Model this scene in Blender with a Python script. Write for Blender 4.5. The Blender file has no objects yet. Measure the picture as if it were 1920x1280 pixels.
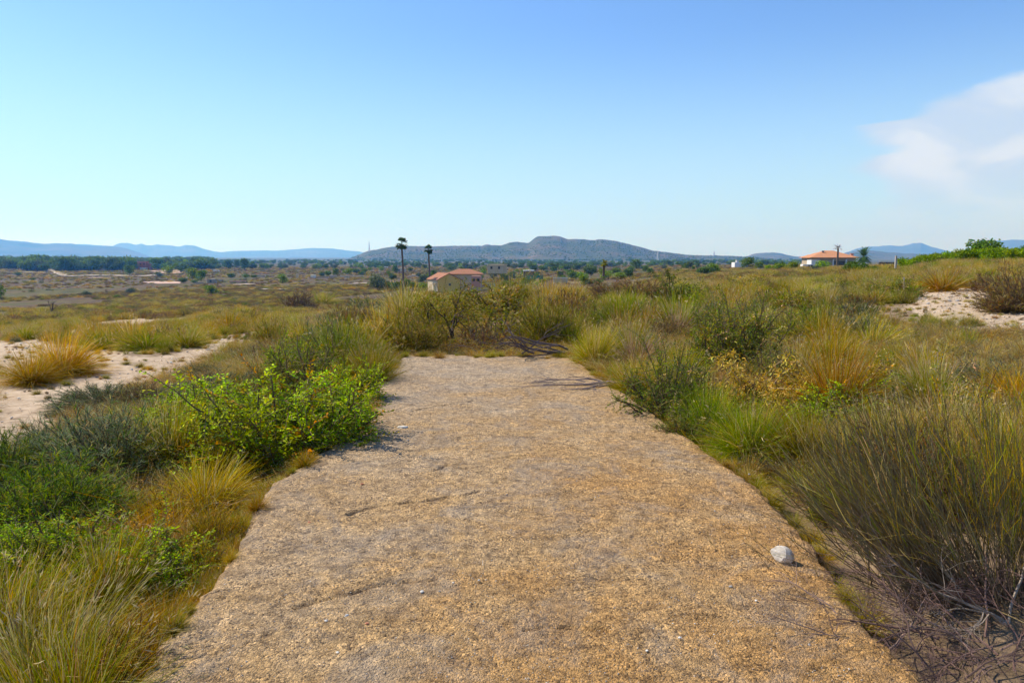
import bpy, math, random
import numpy as np

SC = bpy.context.scene
COL = SC.collection
R = math.radians

# ------------------------------------------------------------------ camera
EYE = 1.6                  # metres above the slab
FPX = 1390.0               # focal length in pixels of the 1920 px wide photograph
HORIZON = 480.0
PITCH = math.atan((640.0 - HORIZON) / FPX)
cam_d = bpy.data.cameras.new("camera")
cam_d.sensor_width = 36.0
cam_d.lens = 36.0 * FPX / 1920.0
cam_d.clip_start = 0.05
cam_d.clip_end = 90000.0
cam = bpy.data.objects.new("camera", cam_d)
COL.objects.link(cam)
cam.location = (0, 0, EYE)
cam.rotation_euler = (R(90) - PITCH, 0, 0)
SC.camera = cam

# ------------------------------------------------------------------ sun, sky, exposure
SUN_AZ = R(-66)            # measured from +Y, clockwise seen from above
SUN_EL = R(47)
sun_d = bpy.data.lights.new("sun", 'SUN')
sun_d.energy = 5.0
sun_d.angle = R(0.5)
sun_d.color = (1.0, 0.93, 0.81)
sun = bpy.data.objects.new("sun", sun_d)
COL.objects.link(sun)
sun.rotation_euler = (R(90) - SUN_EL, 0, -SUN_AZ + math.pi)
sun.location = (0, 0, 50)

def pix_dir(px, py):
    """unit ray of a photograph pixel in world space"""
    x = (px - 960.0) / FPX
    y = -(py - 640.0) / FPX
    c, s = math.cos(PITCH), math.sin(PITCH)
    v = np.array([x, c + y * s, -s + y * c])
    return v / np.linalg.norm(v)

world = bpy.data.worlds.new("World")
SC.world = world
world.use_nodes = True
wt = world.node_tree
wt.nodes.clear()
N = wt.nodes.new
L = wt.links.new
w_out = N('ShaderNodeOutputWorld')
w_bg = N('ShaderNodeBackground')
w_bg.inputs['Strength'].default_value = 0.108
w_sky = N('ShaderNodeTexSky')
w_sky.sky_type = 'NISHITA'
w_sky.sun_disc = False
w_sky.sun_elevation = SUN_EL
w_sky.sun_rotation = SUN_AZ
w_sky.altitude = 200
w_sky.air_density = 1.0
w_sky.dust_density = 0.3
w_sky.ozone_density = 4.0
def wmath(op, a, b=None, c=None, clamp=False):
    n = N('ShaderNodeMath'); n.operation = op; n.use_clamp = clamp
    for i, v in enumerate((a, b, c)):
        if v is None: continue
        if isinstance(v, (int, float)): n.inputs[i].default_value = v
        else: L(v, n.inputs[i])
    return n.outputs[0]
def wmap(v, a, b, c, d, smooth=True):
    n = N('ShaderNodeMapRange'); n.interpolation_type = 'SMOOTHSTEP' if smooth else 'LINEAR'
    L(v, n.inputs[0])
    for i, q in enumerate((a, b, c, d)): n.inputs[i + 1].default_value = q
    return n.outputs[0]
w_tc = N('ShaderNodeTexCoord')
w_sep = N('ShaderNodeSeparateXYZ')
L(w_tc.outputs['Generated'], w_sep.inputs[0])
az = wmath('ARCTAN2', w_sep.outputs['X'], w_sep.outputs['Y'])
el = wmath('ARCSINE', w_sep.outputs['Z'])
# slow wisps that disturb the edge of the smoke-like cloud
nz = N('ShaderNodeTexNoise'); nz.inputs['Scale'].default_value = 7.0; nz.inputs['Detail'].default_value = 6.0
nz.inputs['Roughness'].default_value = 0.55
mp = N('ShaderNodeMapping'); mp.inputs['Scale'].default_value = (1, 1, 2.6)
L(w_tc.outputs['Generated'], mp.inputs[0]); L(mp.outputs[0], nz.inputs[0])
nz2 = N('ShaderNodeTexNoise'); nz2.inputs['Scale'].default_value = 30.0; nz2.inputs['Detail'].default_value = 5.0
L(mp.outputs[0], nz2.inputs[0])
nz3 = N('ShaderNodeTexNoise'); nz3.inputs['Scale'].default_value = 9.0; nz3.inputs['Detail'].default_value = 7.0; nz3.inputs['Distortion'].default_value = .6
L(mp.outputs[0], nz3.inputs[0])
# left edge of the cloud: azimuth as a function of elevation
edge = [(60, 2080), (110, 1990), (140, 1905), (160, 1845), (180, 1792), (205, 1752), (222, 1716), (236, 1622), (250, 1618), (268, 1640),
        (282, 1668), (296, 1622), (312, 1604), (328, 1640), (345, 1676), (362, 1690), (380, 1672), (405, 1640), (430, 1600), (470, 1560)]
E0, E1 = R(0.0), R(22.0)
A0, A1 = R(15.0), R(45.0)
fc = N('ShaderNodeFloatCurve')
pts = []
for (py, px) in edge:
    d = pix_dir(px, py)
    a_ = math.atan2(d[0], d[1]); e_ = math.asin(d[2])
    pts.append(((e_ - E0) / (E1 - E0), (a_ - A0) / (A1 - A0)))
pts.sort()
pts = [(0.0, pts[0][1])] + [p for p in pts if p[0] > 0.005] + [(1.0, 1.0)]
cv = fc.mapping.curves[0]
while len(cv.points) < len(pts): cv.points.new(0.5, 0.5)
for p, q in zip(cv.points, pts): p.location = (min(1, max(0, q[0])), min(1, max(0, q[1])))
fc.mapping.update()
L(wmap(el, E0, E1, 0, 1, False), fc.inputs['Value'])
edge_az = wmap(fc.outputs[0], 0, 1, A0, A1, False)
dist_in = wmath('SUBTRACT', az, edge_az)
wob = wmath('MULTIPLY', wmath('SUBTRACT', nz.outputs['Fac'], 0.5), 0.06)
wob2 = wmath('MULTIPLY', wmath('SUBTRACT', nz2.outputs['Fac'], 0.5), 0.045)
dist_in = wmath('ADD', dist_in, wmath('ADD', wob, wob2))
hard = wmap(dist_in, -0.022, 0.026, 0, 1)
low = wmap(el, R(0.0), R(6.5), 0.0, 1.0)            # thins out towards the horizon
far = wmap(az, R(60), R(80), 1.0, 0.0)
inner = wmap(dist_in, 0.08, 0.40, 1.0, 0.8)
body = wmap(nz3.outputs['Fac'], 0.32, 0.60, 0.88, 1.0)
cl = wmath('MULTIPLY', wmath('MULTIPLY', hard, low), wmath('MULTIPLY', far, wmath('MULTIPLY', inner, body)))
upper = wmap(el, R(22), R(26), 1, 0)
cl = wmath('MULTIPLY', wmath('MULTIPLY', cl, upper), 0.95)
# colour of the sky: a little more saturated than the physical model, as the photograph shows it
hs = N('ShaderNodeHueSaturation'); hs.inputs['Saturation'].default_value = 1.02; hs.inputs['Value'].default_value = 1.0
gain = N('ShaderNodeMix'); gain.data_type = 'RGBA'; gain.blend_type = 'MULTIPLY'; gain.inputs['Factor'].default_value = 1
L(w_sky.outputs[0], gain.inputs[6]); gain.inputs[7].default_value = (0.93, 1.04, 1.29, 1)      # camera white balance
L(gain.outputs[2], hs.inputs['Color'])
# dusty summer air whitens the sky low down, all the way round
dust = N('ShaderNodeMix'); dust.data_type = 'RGBA'
L(wmap(el, R(-1), R(17), 0.85, 0.0), dust.inputs['Factor']); L(hs.outputs[0], dust.inputs[6]); dust.inputs[7].default_value = (3.9, 5.9, 7.1, 1)
mixc = N('ShaderNodeMix'); mixc.data_type = 'RGBA'
L(cl, mixc.inputs['Factor']); L(dust.outputs[2], mixc.inputs[6])
ccol = N('ShaderNodeMix'); ccol.data_type = 'RGBA'
L(wmap(nz3.outputs['Fac'], .38, .64, 0, 1), ccol.inputs['Factor']); ccol.inputs[6].default_value = (4.2, 5.0, 6.2, 1); ccol.inputs[7].default_value = (5.4, 6.0, 6.7, 1)
L(ccol.outputs[2], mixc.inputs[7])
L(mixc.outputs[2], w_bg.inputs['Color'])
L(w_bg.outputs[0], w_out.inputs['Surface'])

SC.view_settings.view_transform = 'Standard'
SC.view_settings.look = 'None'
SC.view_settings.exposure = 0.44
SC.view_settings.gamma = 1.0
SC.view_settings.use_curve_mapping = False
SC.render.engine = 'CYCLES'
SC.cycles.max_bounces = 8
SC.cycles.diffuse_bounces = 3
SC.cycles.transmission_bounces = 4
SC.cycles.volume_bounces = 3

# ------------------------------------------------------------------ numeric helpers
def hash2(ix, iy, seed):
    h = (ix.astype(np.int64) * 374761393 + iy.astype(np.int64) * 668265263 + seed * 1274126177) & 0x7fffffff
    h = ((h ^ (h >> 13)) * 1274126177) & 0x7fffffff
    return ((h ^ (h >> 16)) & 0xffff) / 65535.0
def vnoise(x, y, seed=0):
    x = np.asarray(x, float); y = np.asarray(y, float)
    ix = np.floor(x); iy = np.floor(y)
    fx = x - ix; fy = y - iy
    fx = fx * fx * (3 - 2 * fx); fy = fy * fy * (3 - 2 * fy)
    a = hash2(ix, iy, seed); b = hash2(ix + 1, iy, seed)
    c = hash2(ix, iy + 1, seed); d = hash2(ix + 1, iy + 1, seed)
    return (a * (1 - fx) + b * fx) * (1 - fy) + (c * (1 - fx) + d * fx) * fy
def fbm(x, y, seed=0, octv=4, gain=0.5):
    s = 0; a = 1; t = 0
    for i in range(octv):
        s = s + a * vnoise(x * 2 ** i + 17.3 * i, y * 2 ** i - 9.1 * i, seed + i); t += a; a *= gain
    return s / t
def sstep(a, b, v):
    t = np.clip((np.asarray(v, float) - a) / (b - a), 0, 1)
    return t * t * (3 - 2 * t)

# ------------------------------------------------------------------ the lie of the land
PROF = [   # bearing (deg from +Y, right positive), distances, heights
    (-50, [0, 5, 8, 17, 25, 60, 120, 200, 260, 1200, 30000], [-.14, -.25, -.40, -.55, -1.05, -3.2, -7.0, -10.4, -12, -13, -25]),
    (-24, [0, 5, 8, 17, 25, 60, 120, 200, 260, 1200, 30000], [-.14, -.20, -.30, -.50, -1.00, -3.0, -6.6, -10.0, -11.6, -13, -25]),
    (-13, [0, 5, 12, 18, 26, 60, 120, 200, 260, 1200, 30000], [-.14, -.16, -.20, -.30, -.75, -3.3, -7.0, -9.6, -10.8, -13, -25]),
    (-5, [0, 12, 20, 28, 60, 120, 200, 260, 1200, 30000], [-.14, -.14, -.16, -.45, -3.3, -6.4, -8.2, -9.4, -13, -25]),
    (5, [0, 12, 22, 32, 60, 120, 200, 260, 1200, 30000], [-.14, -.12, -.15, -.35, -2.2, -5.0, -7.0, -8.4, -13, -25]),
    (14, [0, 12, 22, 40, 80, 150, 250, 1200, 30000], [-.14, -.10, -.10, -.25, -1.4, -3.2, -4.4, -12, -25]),
    (21, [0, 12, 22, 40, 80, 150, 250, 600, 1200, 30000], [-.14, -.06, -.05, -.15, -.75, -1.6, -2.4, -6, -12, -25]),
    (27, [0, 12, 22, 40, 80, 150, 250, 600, 1200, 30000], [-.14, -.02, .05, .15, .10, -.6, -2.2, -7, -12, -25]),
    (31, [0, 10, 20, 32, 45, 62, 80, 150, 600, 1200, 30000], [-.14, 0, .12, .28, .55, .95, .9, -.8, -8, -12, -25]),
    (50, [0, 10, 20, 32, 45, 62, 80, 150, 600, 1200, 30000], [-.14, 0, .15, .35, .65, 1.1, 1.05, -.8, -8, -12, -25]),
]
_DS = np.concatenate([[0], np.geomspace(0.5, 30000, 400)])
_TAB = np.array([np.interp(_DS, d, z) for (_, d, z) in PROF])
_BR = np.array([p[0] for p in PROF], float)
# gentle smoothing along distance
_K = np.ones(9) / 9
_TAB = np.array([np.convolve(np.pad(r, 4, mode='edge'), _K, 'valid') for r in _TAB])
def tz(x, y):
    x = np.asarray(x, float); y = np.asarray(y, float)
    d = np.hypot(x, y)
    b = np.degrees(np.arctan2(x, y))
    # behind the camera: fade symmetric to both sides
    b = np.clip(b, -50, 50)
    li = np.interp(d, _DS, np.arange(len(_DS)))
    i0 = np.clip(np.floor(li).astype(int), 0, len(_DS) - 2); f = li - i0
    bi = np.interp(b, _BR, np.arange(len(_BR)))
    j0 = np.clip(np.floor(bi).astype(int), 0, len(_BR) - 2); g = bi - j0
    g = g * g * (3 - 2 * g)
    z = ((_TAB[j0, i0] * (1 - f) + _TAB[j0, i0 + 1] * f) * (1 - g)
         + (_TAB[j0 + 1, i0] * (1 - f) + _TAB[j0 + 1, i0 + 1] * f) * g)
    near = sstep(2.0, 9.0, d)
    z = z + (fbm(x * .35, y * .35, 3, 3) - .5) * .16 * near * (1 - sstep(60, 120, d) * .5)
    z = z + (fbm(x * 1.7, y * 1.7, 5, 3) - .5) * .05 * (1 - sstep(30, 80, d))
    z = z + (fbm(x * .02, y * .02, 9, 3) - .5) * 1.6 * sstep(80, 250, d)
    return z
def hit(px, py):
    """the ground point seen at a photograph pixel"""
    d = pix_dir(px, py)
    t = 0.5
    while t < 20000:
        p = d * t; p[2] += EYE
        if p[2] <= float(tz(p[0], p[1])):
            a, b = t / 1.02 - .02, t
            for _ in range(12):
                m = (a + b) / 2
                if EYE + d[2] * m <= float(tz(d[0] * m, d[1] * m)): b = m
                else: a = m
            return (d[0] * b, d[1] * b, float(tz(d[0] * b, d[1] * b)))
        t = t * 1.02 + .02
    t = 3000.0
    return (d[0] * t, d[1] * t, float(tz(d[0] * t, d[1] * t)))
def at(px, dist):
    """ground point on a bearing (photograph column) at a given distance ahead"""
    x = (px - 960.0) / FPX * dist / math.cos(PITCH)
    return (x, dist, float(tz(x, dist)))
def zof(py, dist):
    """height seen at row py at a distance ahead (near the middle columns)"""
    d = pix_dir(960, py)
    return EYE + d[2] / d[1] * dist
def plane_pt(px, py, z=0.0):
    d = pix_dir(px, py); t = (z - EYE) / d[2]
    return (d[0] * t, d[1] * t)

# ------------------------------------------------------------------ mesh helpers
def mesh_from(name, verts, faces, cols=None, mats=None, smooth=False, midx=None, attrs=None):
    """faces: list of int arrays, each (n, k); cols: (nv,3)"""
    me = bpy.data.meshes.new(name)
    verts = np.asarray(verts, np.float32).reshape(-1, 3)
    fl = [np.asarray(f, np.int32) for f in faces if len(f)]
    nl = sum(f.size for f in fl); nf = sum(len(f) for f in fl)
    me.vertices.add(len(verts)); me.vertices.foreach_set('co', verts.ravel())
    me.loops.add(nl); me.loops.foreach_set('vertex_index', np.concatenate([f.ravel() for f in fl]))
    me.polygons.add(nf)
    tot = np.concatenate([np.full(len(f), f.shape[1], np.int32) for f in fl])
    st = np.concatenate([[0], np.cumsum(tot)[:-1]]).astype(np.int32)
    me.polygons.foreach_set('loop_start', st)
    me.polygons.foreach_set('loop_total', tot)
    if midx is not None: me.polygons.foreach_set('material_index', np.asarray(midx, np.int32))
    me.polygons.foreach_set('use_smooth', np.full(nf, bool(smooth)))
    me.update(calc_edges=True)
    if cols is not None:
        c = np.ones((len(verts), 4), np.float32); c[:, :3] = cols
        a = me.color_attributes.new('col', 'FLOAT_COLOR', 'POINT')
        a.data.foreach_set('color', c.ravel())
    if attrs:
        for k, v in attrs.items():
            a = me.attributes.new(k, 'FLOAT', 'POINT'); a.data.foreach_set('value', np.asarray(v, np.float32))
    for m in (mats or []): me.materials.append(m)
    return me
class Geo:
    """collects pieces of geometry for ONE mesh"""
    def __init__(s): s.v = []; s.f = {}; s.c = []; s.n = 0; s.mi = {}
    def add(s, v, faces, c, mi=0):
        v = np.asarray(v, float).reshape(-1, 3)
        c = np.broadcast_to(np.asarray(c, float), v.shape) if np.ndim(c) < 2 or np.shape(c) != v.shape else c
        s.v.append(v); s.c.append(c)
        faces = np.asarray(faces)
        s.f.setdefault((faces.shape[1], mi), []).append(faces + s.n)
        s.n += len(v)
    def mesh(s, name, mats, smooth=False):
        fs = []; mi = []
        for (k, m), l in s.f.items():
            a = np.concatenate(l); fs.append(a); mi.append(np.full(len(a), m))
        return mesh_from(name, np.concatenate(s.v), fs, np.concatenate(s.c), mats, smooth, np.concatenate(mi))
    # --- shapes
    def box(s, c, d, col, mi=0, rz=0.0):
        x, y, z = [q / 2 for q in d]
        v = np.array([[-x, -y, -z], [x, -y, -z], [x, y, -z], [-x, y, -z], [-x, -y, z], [x, -y, z], [x, y, z], [-x, y, z]])
        if rz:
            cc, ss = math.cos(rz), math.sin(rz)
            v = v @ np.array([[cc, ss, 0], [-ss, cc, 0], [0, 0, 1]])
        s.add(v + np.array(c), [[0, 3, 2, 1], [4, 5, 6, 7], [0, 1, 5, 4], [1, 2, 6, 5], [2, 3, 7, 6], [3, 0, 4, 7]], col, mi)
    def ribbons(s, P, W, side, c0, c1, mi=0):
        """P (n,k,3) centre lines, W (n,k) widths, side (n,3), colours (n,3) base and tip"""
        n, k, _ = P.shape
        off = side[:, None, :] * (W[..., None] * .5)
        V = np.stack([P - off, P + off], 2)            # n,k,2,3
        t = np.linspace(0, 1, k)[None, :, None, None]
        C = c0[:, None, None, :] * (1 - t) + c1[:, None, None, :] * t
        C = np.broadcast_to(C, V.shape)
        base = (np.arange(n) * k * 2)[:, None] + (np.arange(k - 1) * 2)[None, :]
        F = np.stack([base, base + 1, base + 3, base + 2], -1).reshape(-1, 4)
        s.add(V.reshape(-1, 3), F, C.reshape(-1, 3), mi)
    def tubes(s, P, Rr, c0, c1=None, sides=3, mi=0):
        """P (n,k,3), Rr (n,k) radii"""
        n, k, _ = P.shape
        T = np.gradient(P, axis=1); T /= (np.linalg.norm(T, axis=2, keepdims=True) + 1e-9)
        ref = np.where(np.abs(T[..., 2:3]) > .9, np.array([1., 0, 0]), np.array([0, 0, 1.]))
        A = np.cross(T, ref); A /= (np.linalg.norm(A, axis=2, keepdims=True) + 1e-9)
        B = np.cross(T, A)
        ang = np.arange(sides) * 2 * math.pi / sides
        V = P[:, :, None, :] + Rr[:, :, None, None] * (A[:, :, None, :] * np.cos(ang)[None, None, :, None] + B[:, :, None, :] * np.sin(ang)[None, None, :, None])
        c0 = np.broadcast_to(np.asarray(c0, float), (n, 3))
        c1 = c0 if c1 is None else np.broadcast_to(np.asarray(c1, float), (n, 3))
        t = np.linspace(0, 1, k)[None, :, None, None]
        C = np.broadcast_to(c0[:, None, None, :] * (1 - t) + c1[:, None, None, :] * t, V.shape)
        b0 = (np.arange(n) * k * sides)[:, None, None] + (np.arange(k - 1) * sides)[None, :, None]
        j = np.arange(sides)[None, None, :]; j2 = (j + 1) % sides
        F = np.stack([b0 + j, b0 + j2, b0 + sides + j2, b0 + sides + j], -1).reshape(-1, 4)
        s.add(V.reshape(-1, 3), F, C.reshape(-1, 3), mi)
    def leaves(s, P, D, Nn, ln, wd, c, mi=0):
        """pointed leaves folded along the midrib"""
        D = D / (np.linalg.norm(D, axis=1, keepdims=True) + 1e-9)
        S = np.cross(D, Nn); S /= (np.linalg.norm(S, axis=1, keepdims=True) + 1e-9)
        U = np.cross(S, D)
        ln = np.asarray(ln)[:, None]; wd = np.asarray(wd)[:, None]
        V = np.stack([P, P + D * ln * .5 + S * wd * .5 + U * wd * .12, P + D * ln, P + D * ln * .5 - S * wd * .5 + U * wd * .12], 1)
        n = len(P); b = np.arange(n)[:, None] * 4
        F = np.concatenate([b + np.array([[0, 1, 2]]), b + np.array([[0, 2, 3]])])
        s.add(V.reshape(-1, 3), F, np.repeat(c, 4, 0), mi)

def unit(v): return v / (np.linalg.norm(v, axis=-1, keepdims=True) + 1e-9)
def grow(rng, base, dirs, length, k, droop=.3, wob=.1, wind=(0, 0, 0)):
    """centre lines that grow from base along dirs, sag and wander"""
    n = len(base); P = np.zeros((n, k, 3)); P[:, 0] = base
    d = unit(dirs.copy()); st = np.asarray(length) / (k - 1)
    dr = np.broadcast_to(np.asarray(droop, float), (n,))
    for i in range(1, k):
        d = d + rng.normal(0, wob, (n, 3)) + np.array(wind)[None, :] * (i / k)
        d[:, 2] -= dr / (k - 1)
        d = unit(d)
        P[:, i] = P[:, i - 1] + d * (st if np.ndim(st) == 0 else st[:, None])
    return P
def pick(rng, n, pal):
    """colours from a palette [(weight, base, tip)] with variation"""
    w = np.array([p[0] for p in pal], float); w /= w.sum()
    i = rng.choice(len(pal), n, p=w)
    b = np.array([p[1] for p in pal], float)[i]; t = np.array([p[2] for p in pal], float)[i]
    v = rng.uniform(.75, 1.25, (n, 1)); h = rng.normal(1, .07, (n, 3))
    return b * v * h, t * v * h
def cone_dirs(rng, n, amax, amin=0.0, pw=.7):
    a = amin + (amax - amin) * rng.uniform(0, 1, n) ** pw
    f = rng.uniform(0, 2 * math.pi, n)
    return np.stack([np.sin(a) * np.cos(f), np.sin(a) * np.sin(f), np.cos(a)], 1), f

def tag(o, label=None, cat=None, group=None, kind=None):
    if label: o['label'] = label
    if cat: o['category'] = cat
    if group: o['group'] = group
    if kind: o['kind'] = kind
    return o
def link(name, me, parent=None, loc=None):
    o = bpy.data.objects.new(name, me); COL.objects.link(o)
    if parent is not None: o.parent = parent
    if loc is not None: o.location = loc
    return o
def empty(name, loc=(0, 0, 0), rz=0.0):
    o = bpy.data.objects.new(name, None); COL.objects.link(o)
    o.location = loc; o.rotation_euler = (0, 0, rz); o.empty_display_size = .2
    return o

# ------------------------------------------------------------------ materials
def new_mat(name):
    m = bpy.data.materials.new(name); m.use_nodes = True
    nt = m.node_tree; nt.nodes.clear()
    return m, nt, nt.nodes.new, nt.links.new
def mat_veg(name, trans=.28, rough=.6, spec=.25, vary=.25, attr='col'):
    m, nt, n, l = new_mat(name)
    out = n('ShaderNodeOutputMaterial'); p = n('ShaderNodeBsdfPrincipled')
    at_ = n('ShaderNodeAttribute'); at_.attribute_name = attr
    oi = n('ShaderNodeObjectInfo')
    mr = n('ShaderNodeMapRange'); mr.inputs[3].default_value = 1 - vary; mr.inputs[4].default_value = 1 + vary
    l(oi.outputs['Random'], mr.inputs[0])
    hv = n('ShaderNodeHueSaturation')
    mh = n('ShaderNodeMapRange'); mh.inputs[3].default_value = .485; mh.inputs[4].default_value = .515
    mm = n('ShaderNodeMath'); mm.operation = 'FRACT'
    m2 = n('ShaderNodeMath'); m2.operation = 'MULTIPLY'; m2.inputs[1].default_value = 13.7
    l(oi.outputs['Random'], m2.inputs[0]); l(m2.outputs[0], mm.inputs[0]); l(mm.outputs[0], mh.inputs[0])
    hv.inputs['Saturation'].default_value = 1.22 if trans > 0 else 1.0
    l(mh.outputs[0], hv.inputs['Hue']); l(mr.outputs[0], hv.inputs['Value']); l(at_.outputs['Color'], hv.inputs['Color'])
    l(hv.outputs[0], p.inputs['Base Color'])
    p.inputs['Roughness'].default_value = rough
    p.inputs['Specular IOR Level'].default_value = spec
    if trans > 0:
        t = n('ShaderNodeBsdfTranslucent'); l(hv.outputs[0], t.inputs[0])
        mx = n('ShaderNodeMixShader'); mx.inputs[0].default_value = trans
        l(p.outputs[0], mx.inputs[1]); l(t.outputs[0], mx.inputs[2]); l(mx.outputs[0], out.inputs[0])
    else: l(p.outputs[0], out.inputs[0])
    return m
def mat_plain(name, col, rough=.8, noise=.15, scale=3.0, spec=.3, metal=0.0, bump=0.0):
    m, nt, n, l = new_mat(name)
    out = n('ShaderNodeOutputMaterial'); p = n('ShaderNodeBsdfPrincipled')
    tc = n('ShaderNodeTexCoord'); nz = n('ShaderNodeTexNoise'); nz.inputs['Scale'].default_value = scale; nz.inputs['Detail'].default_value = 5
    l(tc.outputs['Object'], nz.inputs[0])
    mx = n('ShaderNodeMix'); mx.data_type = 'RGBA'
    mx.inputs[6].default_value = (*[c * (1 - noise) for c in col], 1); mx.inputs[7].default_value = (*[min(1, c * (1 + noise)) for c in col], 1)
    l(nz.outputs['Fac'], mx.inputs['Factor']); l(mx.outputs[2], p.inputs['Base Color'])
    p.inputs['Roughness'].default_value = rough; p.inputs['Specular IOR Level'].default_value = spec; p.inputs['Metallic'].default_value = metal
    if bump:
        b = n('ShaderNodeBump'); b.inputs['Strength'].default_value = bump; l(nz.outputs['Fac'], b.inputs['Height']); l(b.outputs[0], p.inputs['Normal'])
    l(p.outputs[0], out.inputs[0])
    return m
M_LEAF = mat_veg("leaf", trans=.32, rough=.7, spec=.12)
M_BLADE = mat_veg("grass_blade", trans=.33, rough=.75, spec=.1)
M_WOOD = mat_veg("twig_bark", trans=0, rough=.85, spec=.15, vary=.15)
# ------------------------------------------------------------------ ground
BARE = [   # stretches of bare pale soil, outlined in photograph pixels
    [(-60, 632), (60, 640), (150, 648), (260, 668), (330, 662), (440, 628), (430, 662), (330, 706), (235, 730), (170, 758), (110, 800), (50, 850), (-60, 890)],
    [(165, 606), (260, 595), (350, 586), (372, 590), (345, 605), (260, 616), (180, 618)],
    [(1695, 548), (1760, 541), (1860, 541), (1900, 556), (1990, 590), (1990, 622), (1880, 612), (1760, 606), (1700, 585)],
    [(1430, 546), (1505, 543), (1540, 548), (1500, 553), (1440, 553)],
    [(1650, 694), (1700, 690), (1720, 706), (1690, 722), (1655, 716)],
    [(575, 568), (520, 566), (500, 572), (560, 578)],
]
BARE_W = [np.array([hit(px, py)[:2] for (px, py) in poly]) for poly in BARE]
def in_poly(x, y, poly):
    x = np.asarray(x, float); y = np.asarray(y, float)
    r = np.zeros(x.shape, bool); n = len(poly)
    for i in range(n):
        x0, y0 = poly[i]; x1, y1 = poly[(i + 1) % n]
        c = ((y0 > y) != (y1 > y)) & (x < (x1 - x0) * (y - y0) / (y1 - y0 + 1e-12) + x0)
        r ^= c
    return r
def bare(x, y, jit=.25):
    x = np.asarray(x, float); y = np.asarray(y, float)
    d = np.hypot(x, y)
    jx = (vnoise(x * 1.3, y * 1.3, 71) - .5) * jit * np.clip(d * .12, .6, 4)
    jy = (vnoise(x * 1.3, y * 1.3, 72) - .5) * jit * np.clip(d * .25, .6, 8)
    r = np.zeros(x.shape, bool)
    for p in BARE_W: r |= in_poly(x + jx, y + jy, p)
    return r

# slab outline in photograph pixels (left edge near to far, right edge near to far), laid on z = 0
SL = [plane_pt(*p) for p in [(150, 1420), (262, 1280), (340, 1170), (425, 1060), (470, 960), (520, 900), (600, 845), (668, 800), (700, 745), (722, 700), (752, 668)]]
SR = [plane_pt(*p) for p in [(1850, 1420), (1720, 1280), (1600, 1130), (1500, 1000), (1410, 905), (1335, 855), (1255, 792), (1180, 742), (1130, 712), (1098, 685), (1068, 664)]]
Y0, Y1 = -4.0, (SL[-1][1] + SR[-1][1]) / 2
_ly = np.array([p[1] for p in SL]); _lx = np.array([p[0] for p in SL]); _ry = np.array([p[1] for p in SR]); _rx = np.array([p[0] for p in SR])
def slab_l(y):
    y = np.asarray(y, float)
    x = np.where(y < _ly[0], _lx[0] + (y - _ly[0]) * .02, np.interp(y, _ly, _lx))
    return x + (fbm(y * 2.2, y * 0 + 3, 31, 3) - .5) * .10 + (fbm(y * 13, y * 0 + 3, 32, 3) - .5) * .045
def slab_r(y):
    y = np.asarray(y, float)
    x = np.where(y < _ry[0], _rx[0] + (y - _ry[0]) * .02, np.interp(y, _ry, _rx))
    return x + (fbm(y * 2.2, y * 0 + 8, 33, 3) - .5) * .10 + (fbm(y * 13, y * 0 + 8, 34, 3) - .5) * .05
def on_slab(x, y, m=0.0):
    x = np.asarray(x, float); y = np.asarray(y, float)
    return (x > slab_l(y) - m) & (x < slab_r(y) + m) & (y > Y0) & (y < Y1 + m)

def ground_mesh():
    th = np.concatenate([np.linspace(-180, -46, 40, endpoint=False), np.linspace(-46, 46, 370, endpoint=False), np.linspace(46, 180, 40, endpoint=False)])
    rr = np.concatenate([[0.15, .4, .8], np.geomspace(1.2, 30, 210), np.geomspace(31, 1500, 190), np.geomspace(1600, 30000, 36)])
    T, D = np.meshgrid(np.radians(th), rr)
    X = D * np.sin(T); Y = D * np.cos(T)
    Z = tz(X, Y)
    b = bare(X, Y).astype(float)
    # bare soil is a little washed out and lumpy; ground under the slab is kept below it
    Z = Z + b * ((fbm(X * 3, Y * 3, 41, 3) - .5) * .07 - .02)
    Z = np.where(on_slab(X, Y, .35), np.minimum(Z, -.15), Z)
    nr, nt_ = X.shape
    V = np.stack([X, Y, Z], -1).reshape(-1, 3)
    i = np.arange(nr - 1)[:, None] * nt_; j = np.arange(nt_)[None, :]; j2 = (j + 1) % nt_
    F = np.stack([i + j, i + nt_ + j, i + nt_ + j2, i + j2], -1).reshape(-1, 4)[:, ::-1]
    cap = np.array([np.arange(nt_)])
    zone = sstep(45, 95, D) * (1 - sstep(12, 22, np.degrees(T)) * (1 - sstep(200, 260, D)))
    return V, F, cap, b.ravel(), zone.ravel(), D.ravel()
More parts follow.
